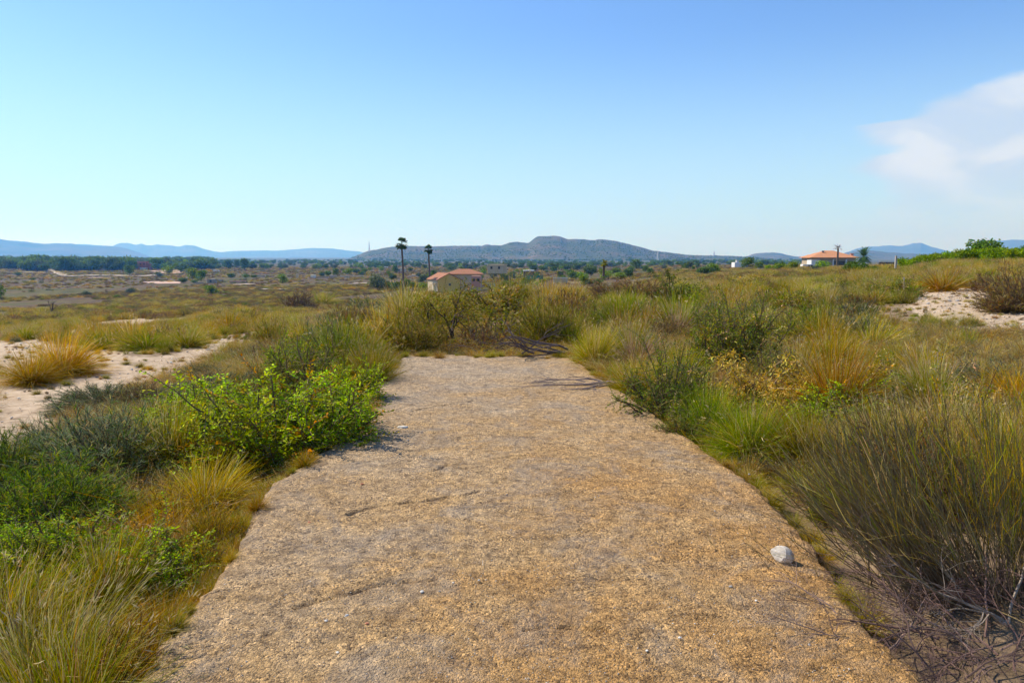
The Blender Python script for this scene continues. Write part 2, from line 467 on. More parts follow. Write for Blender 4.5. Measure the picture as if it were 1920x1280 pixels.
def mat_ground():
    m, nt, n, l = new_mat("soil")
    out = n('ShaderNodeOutputMaterial'); p = n('ShaderNodeBsdfPrincipled'); p.inputs['Roughness'].default_value = .95; p.inputs['Specular IOR Level'].default_value = .1
    tc = n('ShaderNodeTexCoord')
    def noise(s, det=6, rough=.6, sc=None):
        z = n('ShaderNodeTexNoise'); z.inputs['Scale'].default_value = s; z.inputs['Detail'].default_value = det; z.inputs['Roughness'].default_value = rough
        if sc:
            mp_ = n('ShaderNodeMapping'); mp_.inputs['Scale'].default_value = sc; l(tc.outputs['Object'], mp_.inputs[0]); l(mp_.outputs[0], z.inputs[0])
        else: l(tc.outputs['Object'], z.inputs[0])
        return z.outputs['Fac']
    def ramp(v, stops):
        r = n('ShaderNodeValToRGB'); l(v, r.inputs[0]); e = r.color_ramp.elements
        while len(e) < len(stops): e.new(.5)
        for q, (t, c) in zip(e, stops): q.position = t; q.color = (*c, 1)
        return r.outputs[0]
    def mix(f, a, b):
        x = n('ShaderNodeMix'); x.data_type = 'RGBA'; l(f, x.inputs['Factor']); l(a, x.inputs[6]); l(b, x.inputs[7]); return x.outputs[2]
    near = ramp(noise(2.2, 8, .65), [(.3, (.12, .085, .05)), (.5, (.22, .155, .095)), (.7, (.36, .28, .18))])
    bar = ramp(noise(5, 8, .7), [(.30, (.22, .155, .10)), (.44, (.40, .30, .20)), (.60, (.52, .405, .285)), (.8, (.60, .50, .38))])
    v1 = ramp(noise(.035, 9, .62, (1, .55, 1)), [(.32, (.045, .05, .014)), (.43, (.10, .088, .026)), (.50, (.11, .076, .034)), (.56, (.085, .052, .032)), (.64, (.16, .118, .042)), (.74, (.27, .20, .10))])
    v2 = ramp(noise(.25, 6, .6), [(.3, (.55, .55, .55)), (.7, (1.35, 1.35, 1.35))])
    mm = n('ShaderNodeMix'); mm.data_type = 'RGBA'; mm.blend_type = 'MULTIPLY'; mm.inputs['Factor'].default_value = 1; l(v1, mm.inputs[6]); l(v2, mm.inputs[7])
    # beyond the valley: cooler wooded plain
    far_c = ramp(noise(.004, 7, .6), [(.35, (.05, .065, .03)), (.55, (.10, .10, .055)), (.7, (.2, .17, .11))])
    a_b = n('ShaderNodeAttribute'); a_b.attribute_name = 'bare'
    a_z = n('ShaderNodeAttribute'); a_z.attribute_name = 'zone'
    a_d = n('ShaderNodeAttribute'); a_d.attribute_name = 'dist'
    fr = n('ShaderNodeMapRange'); l(a_d.outputs['Fac'], fr.inputs[0]); fr.inputs[1].default_value = 900; fr.inputs[2].default_value = 2200
    c = mix(a_z.outputs['Fac'], near, mm.outputs[2])
    c = mix(fr.outputs[0], c, far_c)
    c = mix(a_b.outputs['Fac'], c, bar)
    l(c, p.inputs['Base Color'])
    bp = n('ShaderNodeBump'); bp.inputs['Strength'].default_value = .7; bp.inputs['Distance'].default_value = .04
    l(noise(22, 8, .7), bp.inputs['Height']); l(bp.outputs[0], p.inputs['Normal'])
    l(p.outputs[0], out.inputs[0])
    return m
V, F, cap, gb, gz, gd = ground_mesh()
g_me = mesh_from("ground", V, [F, cap], None, [mat_ground()], True, None, {'bare': gb, 'zone': gz, 'dist': gd})
tag(link("ground", g_me), kind='structure')
del V, F

# ------------------------------------------------------------------ the concrete slab
CRACKS = [[(770, 771), (800, 766), (835, 760), (862, 755), (890, 752)], [(650, 962), (690, 953), (740, 944), (800, 938), (862, 929), (900, 922)],
          [(555, 1140), (600, 1124), (650, 1112), (700, 1100), (752, 1092), (812, 1084)], [(700, 815), (730, 811), (765, 808), (820, 812)],
          [(760, 892), (800, 888), (842, 873)], [(930, 860), (960, 856), (990, 852)], [(985, 1182), (1060, 1176), (1140, 1180)], [(1290, 880), (1335, 905), (1400, 960)]]
def mat_slab():
    m, nt, n, l = new_mat("exposed_aggregate_concrete")
    out = n('ShaderNodeOutputMaterial'); p = n('ShaderNodeBsdfPrincipled'); p.inputs['Roughness'].default_value = .9; p.inputs['Specular IOR Level'].default_value = .2
    tc = n('ShaderNodeTexCoord')
    def noise(s, det=5, rough=.6, dist=0.0):
        z = n('ShaderNodeTexNoise'); z.inputs['Scale'].default_value = s; z.inputs['Detail'].default_value = det; z.inputs['Roughness'].default_value = rough; z.inputs['Distortion'].default_value = dist
        l(tc.outputs['Object'], z.inputs[0]); return z.outputs['Fac']
    def ramp(v, stops, interp='LINEAR'):
        r = n('ShaderNodeValToRGB'); l(v, r.inputs[0]); e = r.color_ramp.elements; r.color_ramp.interpolation = interp
        while len(e) < len(stops): e.new(.5)
        for q, (t, c) in zip(e, stops): q.position = t; q.color = (*c, 1)
        return r.outputs[0]
    def mix(f, a, b, mode='MIX'):
        x = n('ShaderNodeMix'); x.data_type = 'RGBA'; x.blend_type = mode
        if isinstance(f, float): x.inputs['Factor'].default_value = f
        else: l(f, x.inputs['Factor'])
        l(a, x.inputs[6]); l(b, x.inputs[7]); return x.outputs[2]
    def mr(v, a, b, c, d):
        x = n('ShaderNodeMapRange'); l(v, x.inputs[0])
        for i, q in enumerate((a, b, c, d)): x.inputs[i + 1].default_value = q
        return x.outputs[0]
    def vor(s, feat='F1', rnd=1.0):
        v = n('ShaderNodeTexVoronoi'); v.inputs['Scale'].default_value = s; v.feature = feat; v.inputs['Randomness'].default_value = rnd
        # warp the lookup so that the grains are not round cells
        w = n('ShaderNodeTexNoise'); w.inputs['Scale'].default_value = s * .45; w.inputs['Detail'].default_value = 2
        l(tc.outputs['Object'], w.inputs[0])
        ad = n('ShaderNodeVectorMath'); ad.operation = 'MULTIPLY_ADD'; l(w.outputs['Color'], ad.inputs[0]); ad.inputs[1].default_value = (1.9 / s,) * 3; l(tc.outputs['Object'], ad.inputs[2])
        l(ad.outputs[0], v.inputs[0]); return v
    big = noise(.55, 4, .6); mid = noise(2.6, 6, .65)
    sep = n('ShaderNodeSeparateXYZ'); l(tc.outputs['Object'], sep.inputs[0])
    side0 = mr(sep.outputs['X'], -1.6, 1.7, -.16, .16); side1 = mr(sep.outputs['Y'], 2.5, 11, .10, -.22)
    sadd = n('ShaderNodeMath'); sadd.operation = 'ADD'; l(side0, sadd.inputs[0]); l(side1, sadd.inputs[1]); side = sadd.outputs[0]
    ad = n('ShaderNodeMath'); ad.operation = 'ADD'; l(big, ad.inputs[0]); l(side, ad.inputs[1])
    ad2 = n('ShaderNodeMath'); ad2.operation = 'MULTIPLY_ADD'; l(mid, ad2.inputs[0]); ad2.inputs[1].default_value = .55; l(ad.outputs[0], ad2.inputs[2])
    tone = ramp(ad2.outputs[0], [(.40, (.52, .40, .27)), (.58, (.54, .385, .225)), (.76, (.54, .355, .17)), (.95, (.51, .295, .11))])
    g1 = vor(105); g2 = vor(230); g3 = vor(48)
    sx = n('ShaderNodeSeparateColor'); l(g1.outputs['Color'], sx.inputs[0])
    grain = ramp(sx.outputs[0], [(0, (.30, .30, .34)), (.16, (.55, .55, .58)), (.38, (.88, .88, .90)), (.7, (1.12, 1.10, 1.05)), (.93, (1.42, 1.42, 1.38))])
    worn = mr(noise(3.6, 6, .7, .4), .44, .62, 1.0, .25)
    c = mix(worn, tone, mix(1.0, tone, grain, 'MULTIPLY'))
    s3 = n('ShaderNodeSeparateColor'); l(g3.outputs['Color'], s3.inputs[0])
    c = mix(.75, c, mix(1.0, c, ramp(s3.outputs[2], [(0, (.55, .55, .58)), (.12, (.85, .85, .85)), (.8, (1.05, 1.04, 1.02)), (1, (1.3, 1.3, 1.28))]), 'MULTIPLY'))
    s2 = n('ShaderNodeSeparateColor'); l(g2.outputs['Color'], s2.inputs[0])
    grain2 = ramp(s2.outputs[1], [(0, (.75, .75, .76)), (.5, (1, 1, 1)), (1, (1.15, 1.14, 1.1))])
    c = mix(.8, c, mix(1.0, c, grain2, 'MULTIPLY'))
    # thin mortar lost: grey weathered patches and darker rusty spots
    gp = mr(noise(1.5, 7, .75, .8), .48, .62, 0, .5)
    grey = n('ShaderNodeRGB'); grey.outputs[0].default_value = (.33, .285, .24, 1)
    c = mix(gp, c, grey.outputs[0])
    dk = mr(noise(2.4, 7, .75, .5), .56, .72, 0, .65)
    brn = n('ShaderNodeRGB'); brn.outputs[0].default_value = (.20, .12, .055, 1)
    c = mix(dk, c, brn.outputs[0])
    mo = ramp(noise(14, 6, .75), [(.34, (.42, .40, .40)), (.48, (.95, .95, .95)), (.66, (1.38, 1.35, 1.28))])
    c = mix(.8, c, mix(1.0, c, mo, 'MULTIPLY'))
    m5 = ramp(noise(4.2, 7, .75, 1.2), [(.34, (.62, .60, .58)), (.5, (1, 1, 1)), (.66, (1.2, 1.19, 1.15))])
    c = mix(.85, c, mix(1.0, c, m5, 'MULTIPLY'))
    l(c, p.inputs['Base Color'])
    h1 = n('ShaderNodeMath'); h1.operation = 'MULTIPLY_ADD'; l(g1.outputs['Distance'], h1.inputs[0]); h1.inputs[1].default_value = -1.0
    hn = n('ShaderNodeMath'); hn.operation = 'MULTIPLY'; hn.inputs[1].default_value = 2.6; l(noise(30, 7, .72), hn.inputs[0]); l(hn.outputs[0], h1.inputs[2])
    h2 = n('ShaderNodeMath'); h2.operation = 'MULTIPLY_ADD'; l(g2.outputs['Distance'], h2.inputs[0]); h2.inputs[1].default_value = -.45; l(h1.outputs[0], h2.inputs[2])
    bp = n('ShaderNodeBump'); bp.inputs['Strength'].default_value = 1.0; bp.inputs['Distance'].default_value = .013
    l(h2.outputs[0], bp.inputs['Height']); l(bp.outputs[0], p.inputs['Normal'])
    l(p.outputs[0], out.inputs[0])
    return m
def slab_mesh():
    ys = np.concatenate([np.linspace(Y0, 2.0, 40, endpoint=False), np.arange(2.0, 5.0, .012), np.arange(5.0, 8.0, .02), np.linspace(8.0, Y1, 150)])
    nx = 250
    u = np.linspace(0, 1, nx)
    Lx = slab_l(ys); Rx = slab_r(ys)
    X = Lx[:, None] * (1 - u) + Rx[:, None] * u
    Yv = np.repeat(ys[:, None], nx, 1)
    # the far end is broken, not straight
    fr = sstep(Y1 - 1.2, Y1, Yv)
    Yv = Yv + fr * ((fbm(X * 2.0, X * 0 + 5, 51, 4) - .5) * .55)
    Z = (fbm(X * 1.1, Yv * 1.1, 61, 3) - .5) * .018 + (fbm(X * 9, Yv * 9, 62, 3) - .5) * .012 + (fbm(X * 40, Yv * 40, 63, 2) - .5) * .010
    for cr in CRACKS:
        w = np.array([plane_pt(*q) for q in cr])
        dm = np.full(X.shape, 9.0)
        wx = X + (fbm(X * 9, Yv * 9, 65, 2) - .5) * .05; wy = Yv + (fbm(X * 9, Yv * 9, 66, 2) - .5) * .05
        for (a, b) in zip(w[:-1], w[1:]):
            ab = b - a; t = np.clip(((wx - a[0]) * ab[0] + (wy - a[1]) * ab[1]) / (ab @ ab), 0, 1)
            dm = np.minimum(dm, np.hypot(wx - a[0] - ab[0] * t, wy - a[1] - ab[1] * t))
        dep = .4 + .9 * fbm(X * 6, Yv * 6, 67, 2)
        Z -= np.exp(-(dm / .013) ** 2) * .030 * np.clip(dep - .45, 0, 1) * 1.8
        Z += np.exp(-((dm - .035) / .03) ** 2) * .003
    e = np.minimum(np.minimum(X - Lx[:, None], Rx[:, None] - X), (Y1 - ys)[:, None])
    Z -= .02 * (1 - sstep(0, .05, e)) ; Z += .0
    ny = len(ys)
    # closed rim: three more rings of vertices hang below the edge
    def idx(i, j): return i * nx + j
    rim = [idx(i, 0) for i in range(ny)] + [idx(ny - 1, j) for j in range(1, nx)] + [idx(i, nx - 1) for i in range(ny - 2, -1, -1)] + [idx(0, j) for j in range(nx - 2, 0, -1)]
    V = [np.stack([X, Yv, Z], -1).reshape(-1, 3)]
    top = V[0][rim]
    ctr = np.array([0, 0, 0])
    k = len(rim); off = ny * nx
    F = [np.stack([idx(np.arange(ny - 1)[:, None], np.arange(nx - 1)[None]), idx(np.arange(ny - 1)[:, None], np.arange(1, nx)[None]),
                   idx(np.arange(1, ny)[:, None], np.arange(1, nx)[None]), idx(np.arange(1, ny)[:, None], np.arange(nx - 1)[None])], -1).reshape(-1, 4)]
    prev = np.array(rim)
    nrm = np.zeros((k, 3)); nrm[:, 0] = np.sign(top[:, 0] - (slab_l(top[:, 1]) + slab_r(top[:, 1])) / 2)
    for r_, (dz, inn) in enumerate([(.035, -.012), (.08, .015), (.15, .05), (.26, .07)]):
        ring = top.copy(); ring[:, 2] -= dz + (vnoise(top[:, 1] * 20, top[:, 0] * 20, 80 + r_) - .5) * .02
        ring -= nrm * (inn + (vnoise(top[:, 1] * 16, top[:, 0] * 16, 90 + r_)[:, None] - .5) * .03)
        V.append(ring); cur = off + r_ * k + np.arange(k)
        F.append(np.stack([prev, cur, np.roll(cur, -1), np.roll(prev, -1)], -1))
        prev = cur
    return np.concatenate(V), F
V, F = slab_mesh()
F = [F[0]] + [f[:, ::-1] * 1 for f in F[1:]]
slab = link("pavement", mesh_from("pavement", V, [np.concatenate(F)], None, [mat_slab()], True))
tag(slab, 'weathered strip of rough exposed aggregate concrete running ahead between the scrub', kind='structure')
del V, F

# ------------------------------------------------------------------ hills and mountains
def mat_hill(name, stops, scale, sc2, bump_d):
    m, nt, n, l = new_mat(name)
    out = n('ShaderNodeOutputMaterial'); p = n('ShaderNodeBsdfPrincipled'); p.inputs['Roughness'].default_value = 1; p.inputs['Specular IOR Level'].default_value = .05
    tc = n('ShaderNodeTexCoord')
    z = n('ShaderNodeTexNoise'); z.inputs['Scale'].default_value = scale; z.inputs['Detail'].default_value = 8; z.inputs['Roughness'].default_value = .65; l(tc.outputs['Object'], z.inputs[0])
    r = n('ShaderNodeValToRGB'); l(z.outputs['Fac'], r.inputs[0]); e = r.color_ramp.elements
    while len(e) < len(stops): e.new(.5)
    for q, (t, c) in zip(e, stops): q.position = t; q.color = (*c, 1)
    v = n('ShaderNodeTexVoronoi'); v.inputs['Scale'].default_value = sc2; l(tc.outputs['Object'], v.inputs[0])
    r2 = n('ShaderNodeValToRGB'); l(v.outputs['Distance'], r2.inputs[0]); r2.color_ramp.elements[0].color = (.68, .75, .62, 1); r2.color_ramp.elements[0].position = .28
    r2.color_ramp.elements[1].position = .42; r2.color_ramp.elements[1].color = (1, 1, 1, 1)
    mx = n('ShaderNodeMix'); mx.data_type = 'RGBA'; mx.blend_type = 'MULTIPLY'; mx.inputs['Factor'].default_value = .75
    l(r.outputs[0], mx.inputs[6]); l(r2.outputs[0], mx.inputs[7]); l(mx.outputs[2], p.inputs['Base Color'])
    bp = n('ShaderNodeBump'); bp.inputs['Strength'].default_value = .8; bp.inputs['Distance'].default_value = bump_d; l(z.outputs['Fac'], bp.inputs['Height']); l(bp.outputs[0], p.inputs['Normal'])
    l(p.outputs[0], out.inputs[0]); return m
M_HILL = mat_hill("scrubby_hillside", [(.3, (.045, .062, .026)), (.46, (.075, .085, .038)), (.60, (.12, .10, .055)), (.76, (.19, .14, .09))], .006, .055, 12)
M_MTN = mat_hill("far_mountain", [(.3, (.05, .06, .04)), (.6, (.11, .10, .075)), (.8, (.18, .15, .12))], .0012, .004, 60)
def bearing(px): return math.atan((px - 960.0) / (FPX / math.cos(PITCH) * math.cos(PITCH)))
def ridge(name, sil, dist, depth, mat, label, seed, rough=.35, cols=260, rows=34, base=None, front=.72):
    """a real range of hills: the crest follows the skyline seen in the photograph, slopes fall to both sides"""
    pts = []
    for (px, py) in sil:
        d = pix_dir(px, py); hd = math.hypot(d[0], d[1])
        pts.append((math.atan2(d[0], d[1]), EYE + d[2] / hd * dist))
    A = np.array([p[0] for p in pts]); H = np.array([p[1] for p in pts])
    a = np.linspace(A[0], A[-1], cols)
    h = np.interp(a, A, H)
    h = np.convolve(np.pad(h, 2, mode='edge'), [.1, .2, .4, .2, .1], 'valid')
    if base is None: base = -30.0
    x1 = a * dist
    h = h + (fbm(x1 / (dist * .004), x1 * 0, seed, 3) - .5) * dist * .0009
    t = np.concatenate([np.linspace(0, .62, rows - 8, endpoint=False), np.linspace(.62, 1, 8)])
    crest = .62
    sh = np.where(t < crest, sstep(0, 1, t / crest) * .35 + (t / crest) ** 1.25 * .65, 1 - sstep(crest, 1.0, t))
    D = dist + (t - crest) * depth
    AA, SS = np.meshgrid(a, sh); DD = np.meshgrid(a, D)[1]
    X = np.sin(AA) * DD; Y = np.cos(AA) * DD
    g = depth * .16
    rn = 1 - np.abs(fbm(X / g, Y / g, seed + 5, 4, .55) * 2 - 1)
    Z = base + (h[None, :] - base) * SS
    mod = SS * (1 - SS) * 4
    Z = Z + (rn - .8) * (h[None, :] - base) * rough * mod
    # slopes seen from the eye must stay under the skyline
    lim = EYE + (h[None, :] - EYE) / dist * DD
    Z = np.where(DD < dist, np.minimum(Z, lim - (dist - DD) * .0004), Z)
    nr, nc = Z.shape
    Vv = np.stack([X, Y, Z], -1).reshape(-1, 3)
    i = np.arange(nr - 1)[:, None] * nc; j = np.arange(nc - 1)[None]
    Ff = np.stack([i + j, i + j + 1, i + nc + j + 1, i + nc + j], -1).reshape(-1, 4)
    o = link(name, mesh_from(name, Vv, [Ff], None, [mat], True))
    return tag(o, label, kind='structure')
ridge("hill", [(600, 494), (650, 486), (672, 478), (690, 470), (706, 468), (722, 464), (760, 461), (800, 462), (850, 461), (885, 461), (903, 461), (912, 458), (925, 460), (940, 460), (955, 455),
      (966, 453), (984, 455), (992, 456), (1000, 448), (1007, 443), (1024, 443), (1040, 441.5), (1052, 444), (1064, 449), (1080, 448), (1098, 449), (1112, 451), (1125, 448), (1140, 450),
      (1160, 453), (1180, 458), (1200, 463), (1225, 470), (1250, 473), (1280, 477), (1310, 479), (1350, 479), (1400, 481), (1440, 484), (1480, 490)],
      3200, 1500, M_HILL, 'long scrubby hill with a rocky flat summit across the middle of the skyline', 101, .22, 420, 46)
ridge("hill", [(300, 497), (520, 492), (536, 489), (550, 487), (572, 486.5), (590, 489), (610, 489), (640, 491), (700, 492), (760, 494)], 2400, 700, M_HILL, 'low dark rise in front of the blue mountains', 111, .2)
ridge("mountain", [(-300, 430), (-150, 440), (-60, 441), (0, 448), (20, 451), (45, 453), (62, 455), (82, 457), (110, 456), (135, 456.5), (150, 460), (175, 460), (200, 461), (222, 463), (245, 468), (262, 473), (275, 479), (300, 492)],
      8500, 3000, M_MTN, 'long blue mountain on the left edge of the skyline', 121, .25)
ridge("mountain", [(60, 470), (130, 457.5), (165, 458), (195, 461), (214, 461), (220, 457), (224, 455.5), (242, 456), (255, 459), (264, 456.5), (276, 460), (284, 460), (296, 458), (312, 460), (322, 460), (334, 463), (348, 459.5),
      (362, 460), (380, 466), (395, 470), (412, 473), (430, 471), (452, 470), (475, 470), (492, 469.5), (520, 470), (560, 467), (582, 465), (600, 465.5), (624, 465.5), (640, 468), (655, 470), (668, 471), (690, 474), (730, 482), (780, 492)],
      12500, 3500, M_MTN, 'pale blue mountain chain left of the middle, farthest of the ranges', 131, .25, 420)
ridge("mountain", [(250, 491), (300, 484), (330, 482), (360, 484), (400, 485), (425, 483), (450, 482), (475, 485), (520, 487), (580, 490)], 9500, 1500, M_MTN, 'faint low blue foothill beneath the left mountain chain', 141, .2)
ridge("hill", [(1370, 490), (1400, 481), (1412, 476), (1425, 474), (1445, 473.5), (1462, 474), (1476, 478), (1490, 481), (1520, 482), (1560, 481), (1590, 473), (1612, 469.5), (1640, 470), (1665, 473), (1700, 475), (1740, 476), (1800, 480), (1900, 478), (2100, 478)],
      5200, 1600, M_HILL, 'low rounded greyish hills behind the house on the right', 151, .2)
ridge("mountain", [(1560, 484), (1590, 472), (1608, 466), (1630, 462), (1650, 461.5), (1664, 460), (1690, 461), (1704, 458), (1712, 456), (1728, 455), (1734, 458), (1745, 462), (1760, 466), (1775, 470), (1800, 476), (1830, 466), (1845, 455), (1862, 451),
      (1880, 451.5), (1900, 449), (1920, 450), (2000, 446), (2100, 455)], 11500, 3000, M_MTN, 'blue mountain with a small flat top on the right of the skyline', 161, .25, 320)
# ------------------------------------------------------------------ plants: palettes (weight, base, tip), linear albedo
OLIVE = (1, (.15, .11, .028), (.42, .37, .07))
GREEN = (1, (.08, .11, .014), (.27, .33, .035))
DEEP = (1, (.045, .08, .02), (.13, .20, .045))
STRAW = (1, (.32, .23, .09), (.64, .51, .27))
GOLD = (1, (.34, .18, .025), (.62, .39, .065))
RUST = (1, (.20, .085, .03), (.40, .22, .10))
GREY = (1, (.10, .11, .065), (.25, .285, .17))
LIME = (1, (.16, .25, .014), (.50, .60, .045))
BROWN = (1, (.09, .06, .045), (.16, .12, .085))
def P_(*a): return [(w, p[1], p[2]) for (w, p) in a]
PAL_OLIVE = P_((5, OLIVE), (2, GREEN), (2.2, STRAW), (.6, GOLD))
PAL_STRAW = P_((5, STRAW), (2, OLIVE), (1, GOLD), (1, BROWN))
PAL_GOLD = P_((5, GOLD), (1.5, STRAW), (2, OLIVE), (.7, RUST))
PAL_RUST = P_((4, RUST), (2, STRAW), (1.5, GOLD), (1, BROWN))
PAL_GREEN = P_((5, GREEN), (2, OLIVE), (.6, STRAW), (1.5, DEEP))
PAL_GREY = P_((5, GREY), (1.5, DEEP), (1, STRAW), (1, BROWN))
PAL_DEEP = P_((5, DEEP), (2.5, GREEN), (.8, OLIVE))
PAL_LIME = P_((5, LIME), (2.5, GREEN), (.7, GOLD), (.6, DEEP))
PAL_BROWN = P_((5, BROWN), (1.5, RUST), (1, STRAW), (1, OLIVE))
PAL_PINK = P_((3, (1, (.28, .2, .14), (.55, .44, .36))), (1.5, STRAW), (1, RUST))

def g_tussock(seed, n, wid, pal, amax=60, k=5, droop=.9, heads=0, br=.16, wind=(.10, -.03, 0)):
    """upright, arching fine blades; fits a unit circle and unit height"""
    rng = np.random.default_rng(seed); g = Geo()
    d, f = cone_dirs(rng, n, R(amax), 0, .75)
    rad = br * np.sqrt(rng.uniform(0, 1, n)); f2 = f + rng.normal(0, .7, n)
    base = np.stack([rad * np.cos(f2), rad * np.sin(f2), np.full(n, -.02)], 1)
    ln = rng.uniform(.55, 1.1, n) * (1.0 - .15 * (1 - d[:, 2]))
    P = grow(rng, base, d, ln, k, droop=rng.uniform(.2, 1.6, n) * droop, wob=.07, wind=wind)
    w = wid * rng.uniform(.6, 1.4, n)
    prof = np.array([.8, 1, .9, .65, .25] if k == 5 else np.linspace(1, .25, k))
    side = unit(np.cross(d, rng.normal(0, 1, (n, 3))))
    c0, c1 = pick(rng, n, pal)
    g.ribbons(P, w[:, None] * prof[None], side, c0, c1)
    if heads:
        i = rng.choice(n, heads); tip = P[i, -1]; dd = unit(P[i, -1] - P[i, -2])
        c = np.array([.55, .45, .28]) * rng.uniform(.7, 1.2, (heads, 1))
        for q in range(3):
            g.leaves(tip + rng.normal(0, .012, (heads, 3)), dd + rng.normal(0, .35, (heads, 3)), rng.normal(0, 1, (heads, 3)), rng.uniform(.04, .09, heads), np.full(heads, wid * 1.6), c)
    return g
def dome_paths(rng, n, k, squash=1.0, droop=.15, wob=.12, amax=85, br=.1, rmin=.6):
    d, f = cone_dirs(rng, n, R(amax), 0, .6)
    rad = br * np.sqrt(rng.uniform(0, 1, n))
    base = np.stack([rad * np.cos(f), rad * np.sin(f), np.full(n, -.02)], 1)
    # stems end on a dome of radius .5 and height 1, lumpy
    ln = 1.0 / np.sqrt((d[:, 0] ** 2 + d[:, 1] ** 2) / .27 + d[:, 2] ** 2 / .95)
    lump = .78 + .32 * np.sin(f * 3 + rng.uniform(0, 6)) * np.sin(d[:, 2] * 5 + 1) * .5 + rng.uniform(-.12, .14, n)
    ln = ln * lump * rng.uniform(rmin, 1, n) ** .35
    return grow(rng, base, d, ln, k, droop=droop, wob=wob)
def g_fuzzy(seed, nst, nsp, wid, pal, sl=.13, amax=85, stem=(.11, .08, .055)):
    """grey or green bush of fine upright sprigs; returns stems, foliage"""
    rng = np.random.default_rng(seed)
    P = dome_paths(rng, nst, 6, amax=amax)
    gs = Geo(); gs.tubes(P, np.linspace(.006, .0015, 6)[None].repeat(nst, 0), stem, None, 3)
    g = Geo()
    m = nst * nsp
    i = np.repeat(np.arange(nst), nsp); t = rng.uniform(.38, 1, m) ** .8 * 4.999
    i0 = np.floor(t).astype(int); fr = (t - i0)[:, None]
    b = P[i, i0] * (1 - fr) + P[i, i0 + 1] * fr
    ax = unit(P[i, i0 + 1] - P[i, i0])
    d = unit(ax * .8 + rng.normal(0, .55, (m, 3)) + np.array([0, 0, .35]))
    Q = grow(rng, b, d, rng.uniform(.5, 1.3, m) * sl, 3, droop=.1, wob=.15)
    c0, c1 = pick(rng, m, pal)
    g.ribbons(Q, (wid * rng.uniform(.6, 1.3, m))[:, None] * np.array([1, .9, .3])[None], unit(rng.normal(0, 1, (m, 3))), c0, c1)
    return gs, g
def g_leafy(seed, nst, nbr, nlf, leaf, pal, amax=80, asp=.42, droop=.15, stem=(.12, .08, .05), arch=.25):
    """bush with pinnate sprays of small leaves; returns stems, foliage"""
    rng = np.random.default_rng(seed)
    P = dome_paths(rng, nst, 6, amax=amax, wob=.14)
    gs = Geo(); gs.tubes(P, np.linspace(.012, .003, 6)[None].repeat(nst, 0), stem, None, 4)
    m = nst * nbr
    i = np.repeat(np.arange(nst), nbr); t = rng.uniform(.35, 1, m) * 4.999
    i0 = np.floor(t).astype(int); fr = (t - i0)[:, None]
    b = P[i, i0] * (1 - fr) + P[i, i0 + 1] * fr
    ax = unit(P[i, i0 + 1] - P[i, i0])
    d = unit(ax * .5 + rng.normal(0, .6, (m, 3)) + np.array([0, 0, .25]))
    Q = grow(rng, b, d, rng.uniform(.12, .26, m), 5, droop=arch, wob=.1)
    gs.tubes(Q, np.linspace(.0035, .0015, 5)[None].repeat(m, 0), np.array(stem) * 1.3 + np.array([.02, .04, 0]), None, 3)
    g = Geo()
    q = m * nlf
    ii = np.repeat(np.arange(m), nlf); tt = np.tile(np.linspace(.12, 1, nlf), m) * 3.999
    j0 = np.floor(tt).astype(int); ff = (tt - j0)[:, None]
    pb = Q[ii, j0] * (1 - ff) + Q[ii, j0 + 1] * ff
    axq = unit(Q[ii, j0 + 1] - Q[ii, j0])
    sd = unit(np.cross(axq, np.array([0, 0, 1.]) + rng.normal(0, .3, (q, 3)))) * np.where(np.tile(np.arange(nlf) % 2, m) > 0, 1, -1)[:, None]
    dl = unit(axq * .55 + sd * .9 + rng.normal(0, .22, (q, 3)))
    nn = unit(np.cross(axq, sd) * .7 + np.array([0, 0, .8]) + rng.normal(0, .35, (q, 3)))
    c0, c1 = pick(rng, m, pal)
    cc = np.repeat(c1 * .55 + c0 * .45, nlf, 0) * rng.uniform(.55, 1.4, (q, 1)) * rng.normal(1, .08, (q, 3))
    g.leaves(pb, dl, nn, leaf * rng.uniform(.6, 1.3, q), leaf * asp * rng.uniform(.8, 1.2, q), cc)
    return gs, g
def branches(rng, start, d, length, rad, levels, k=7, nch=4, spread=.8, droop=.0, wob=.16, shrink=.62, flat=0.0):
    """recursive bare wood: list of (path, radii)"""
    out = []
    P = grow(rng, np.array([start]), np.array([d], float), length, k, droop=droop, wob=wob)[0]
    rr = np.linspace(rad, rad * .35, k)
    out.append((P, rr))
    if levels > 0:
        for c in range(nch):
            i = rng.integers(1, k - 1) if c else k - 2
            dd = unit(P[i + 1] - P[i]) + rng.normal(0, spread, 3) * np.array([1, 1, 1 - flat])
            out += branches(rng, P[i], unit(dd), length * shrink * rng.uniform(.7, 1.1), rr[i] * .7, levels - 1, k, nch, spread, droop, wob, shrink, flat)
    return out
def g_branches(lst, col, col2=None, sides=4):
    g = Geo(); k = len(lst[0][0])
    g.tubes(np.array([p for p, _ in lst]), np.array([r for _, r in lst]), col, col2, sides)
    return g

def g_tangle(seed, n, wid, pal):
    """bent and broken stems lying through each other"""
    rng = np.random.default_rng(seed); g = Geo()
    a = rng.uniform(0, 6.28, n); r = np.sqrt(rng.uniform(0, 1, n)) * .9
    base = np.stack([r * np.cos(a), r * np.sin(a), rng.uniform(-.02, .35, n)], 1)
    d = unit(rng.normal(0, 1, (n, 3)) * np.array([1, 1, .35]) + np.array([0, 0, .45]))
    P = grow(rng, base, d, rng.uniform(.4, 1.2, n), 6, droop=rng.uniform(-.2, 1.3, n), wob=.22)
    P[:, :, 2] = np.maximum(P[:, :, 2], 0)
    c0, c1 = pick(rng, n, pal)
    g.ribbons(P, (wid * rng.uniform(.5, 1.5, n))[:, None] * np.array([.8, 1, .9, .8, .6, .3])[None], unit(rng.normal(0, 1, (n, 3))), c0, c1)
    return g

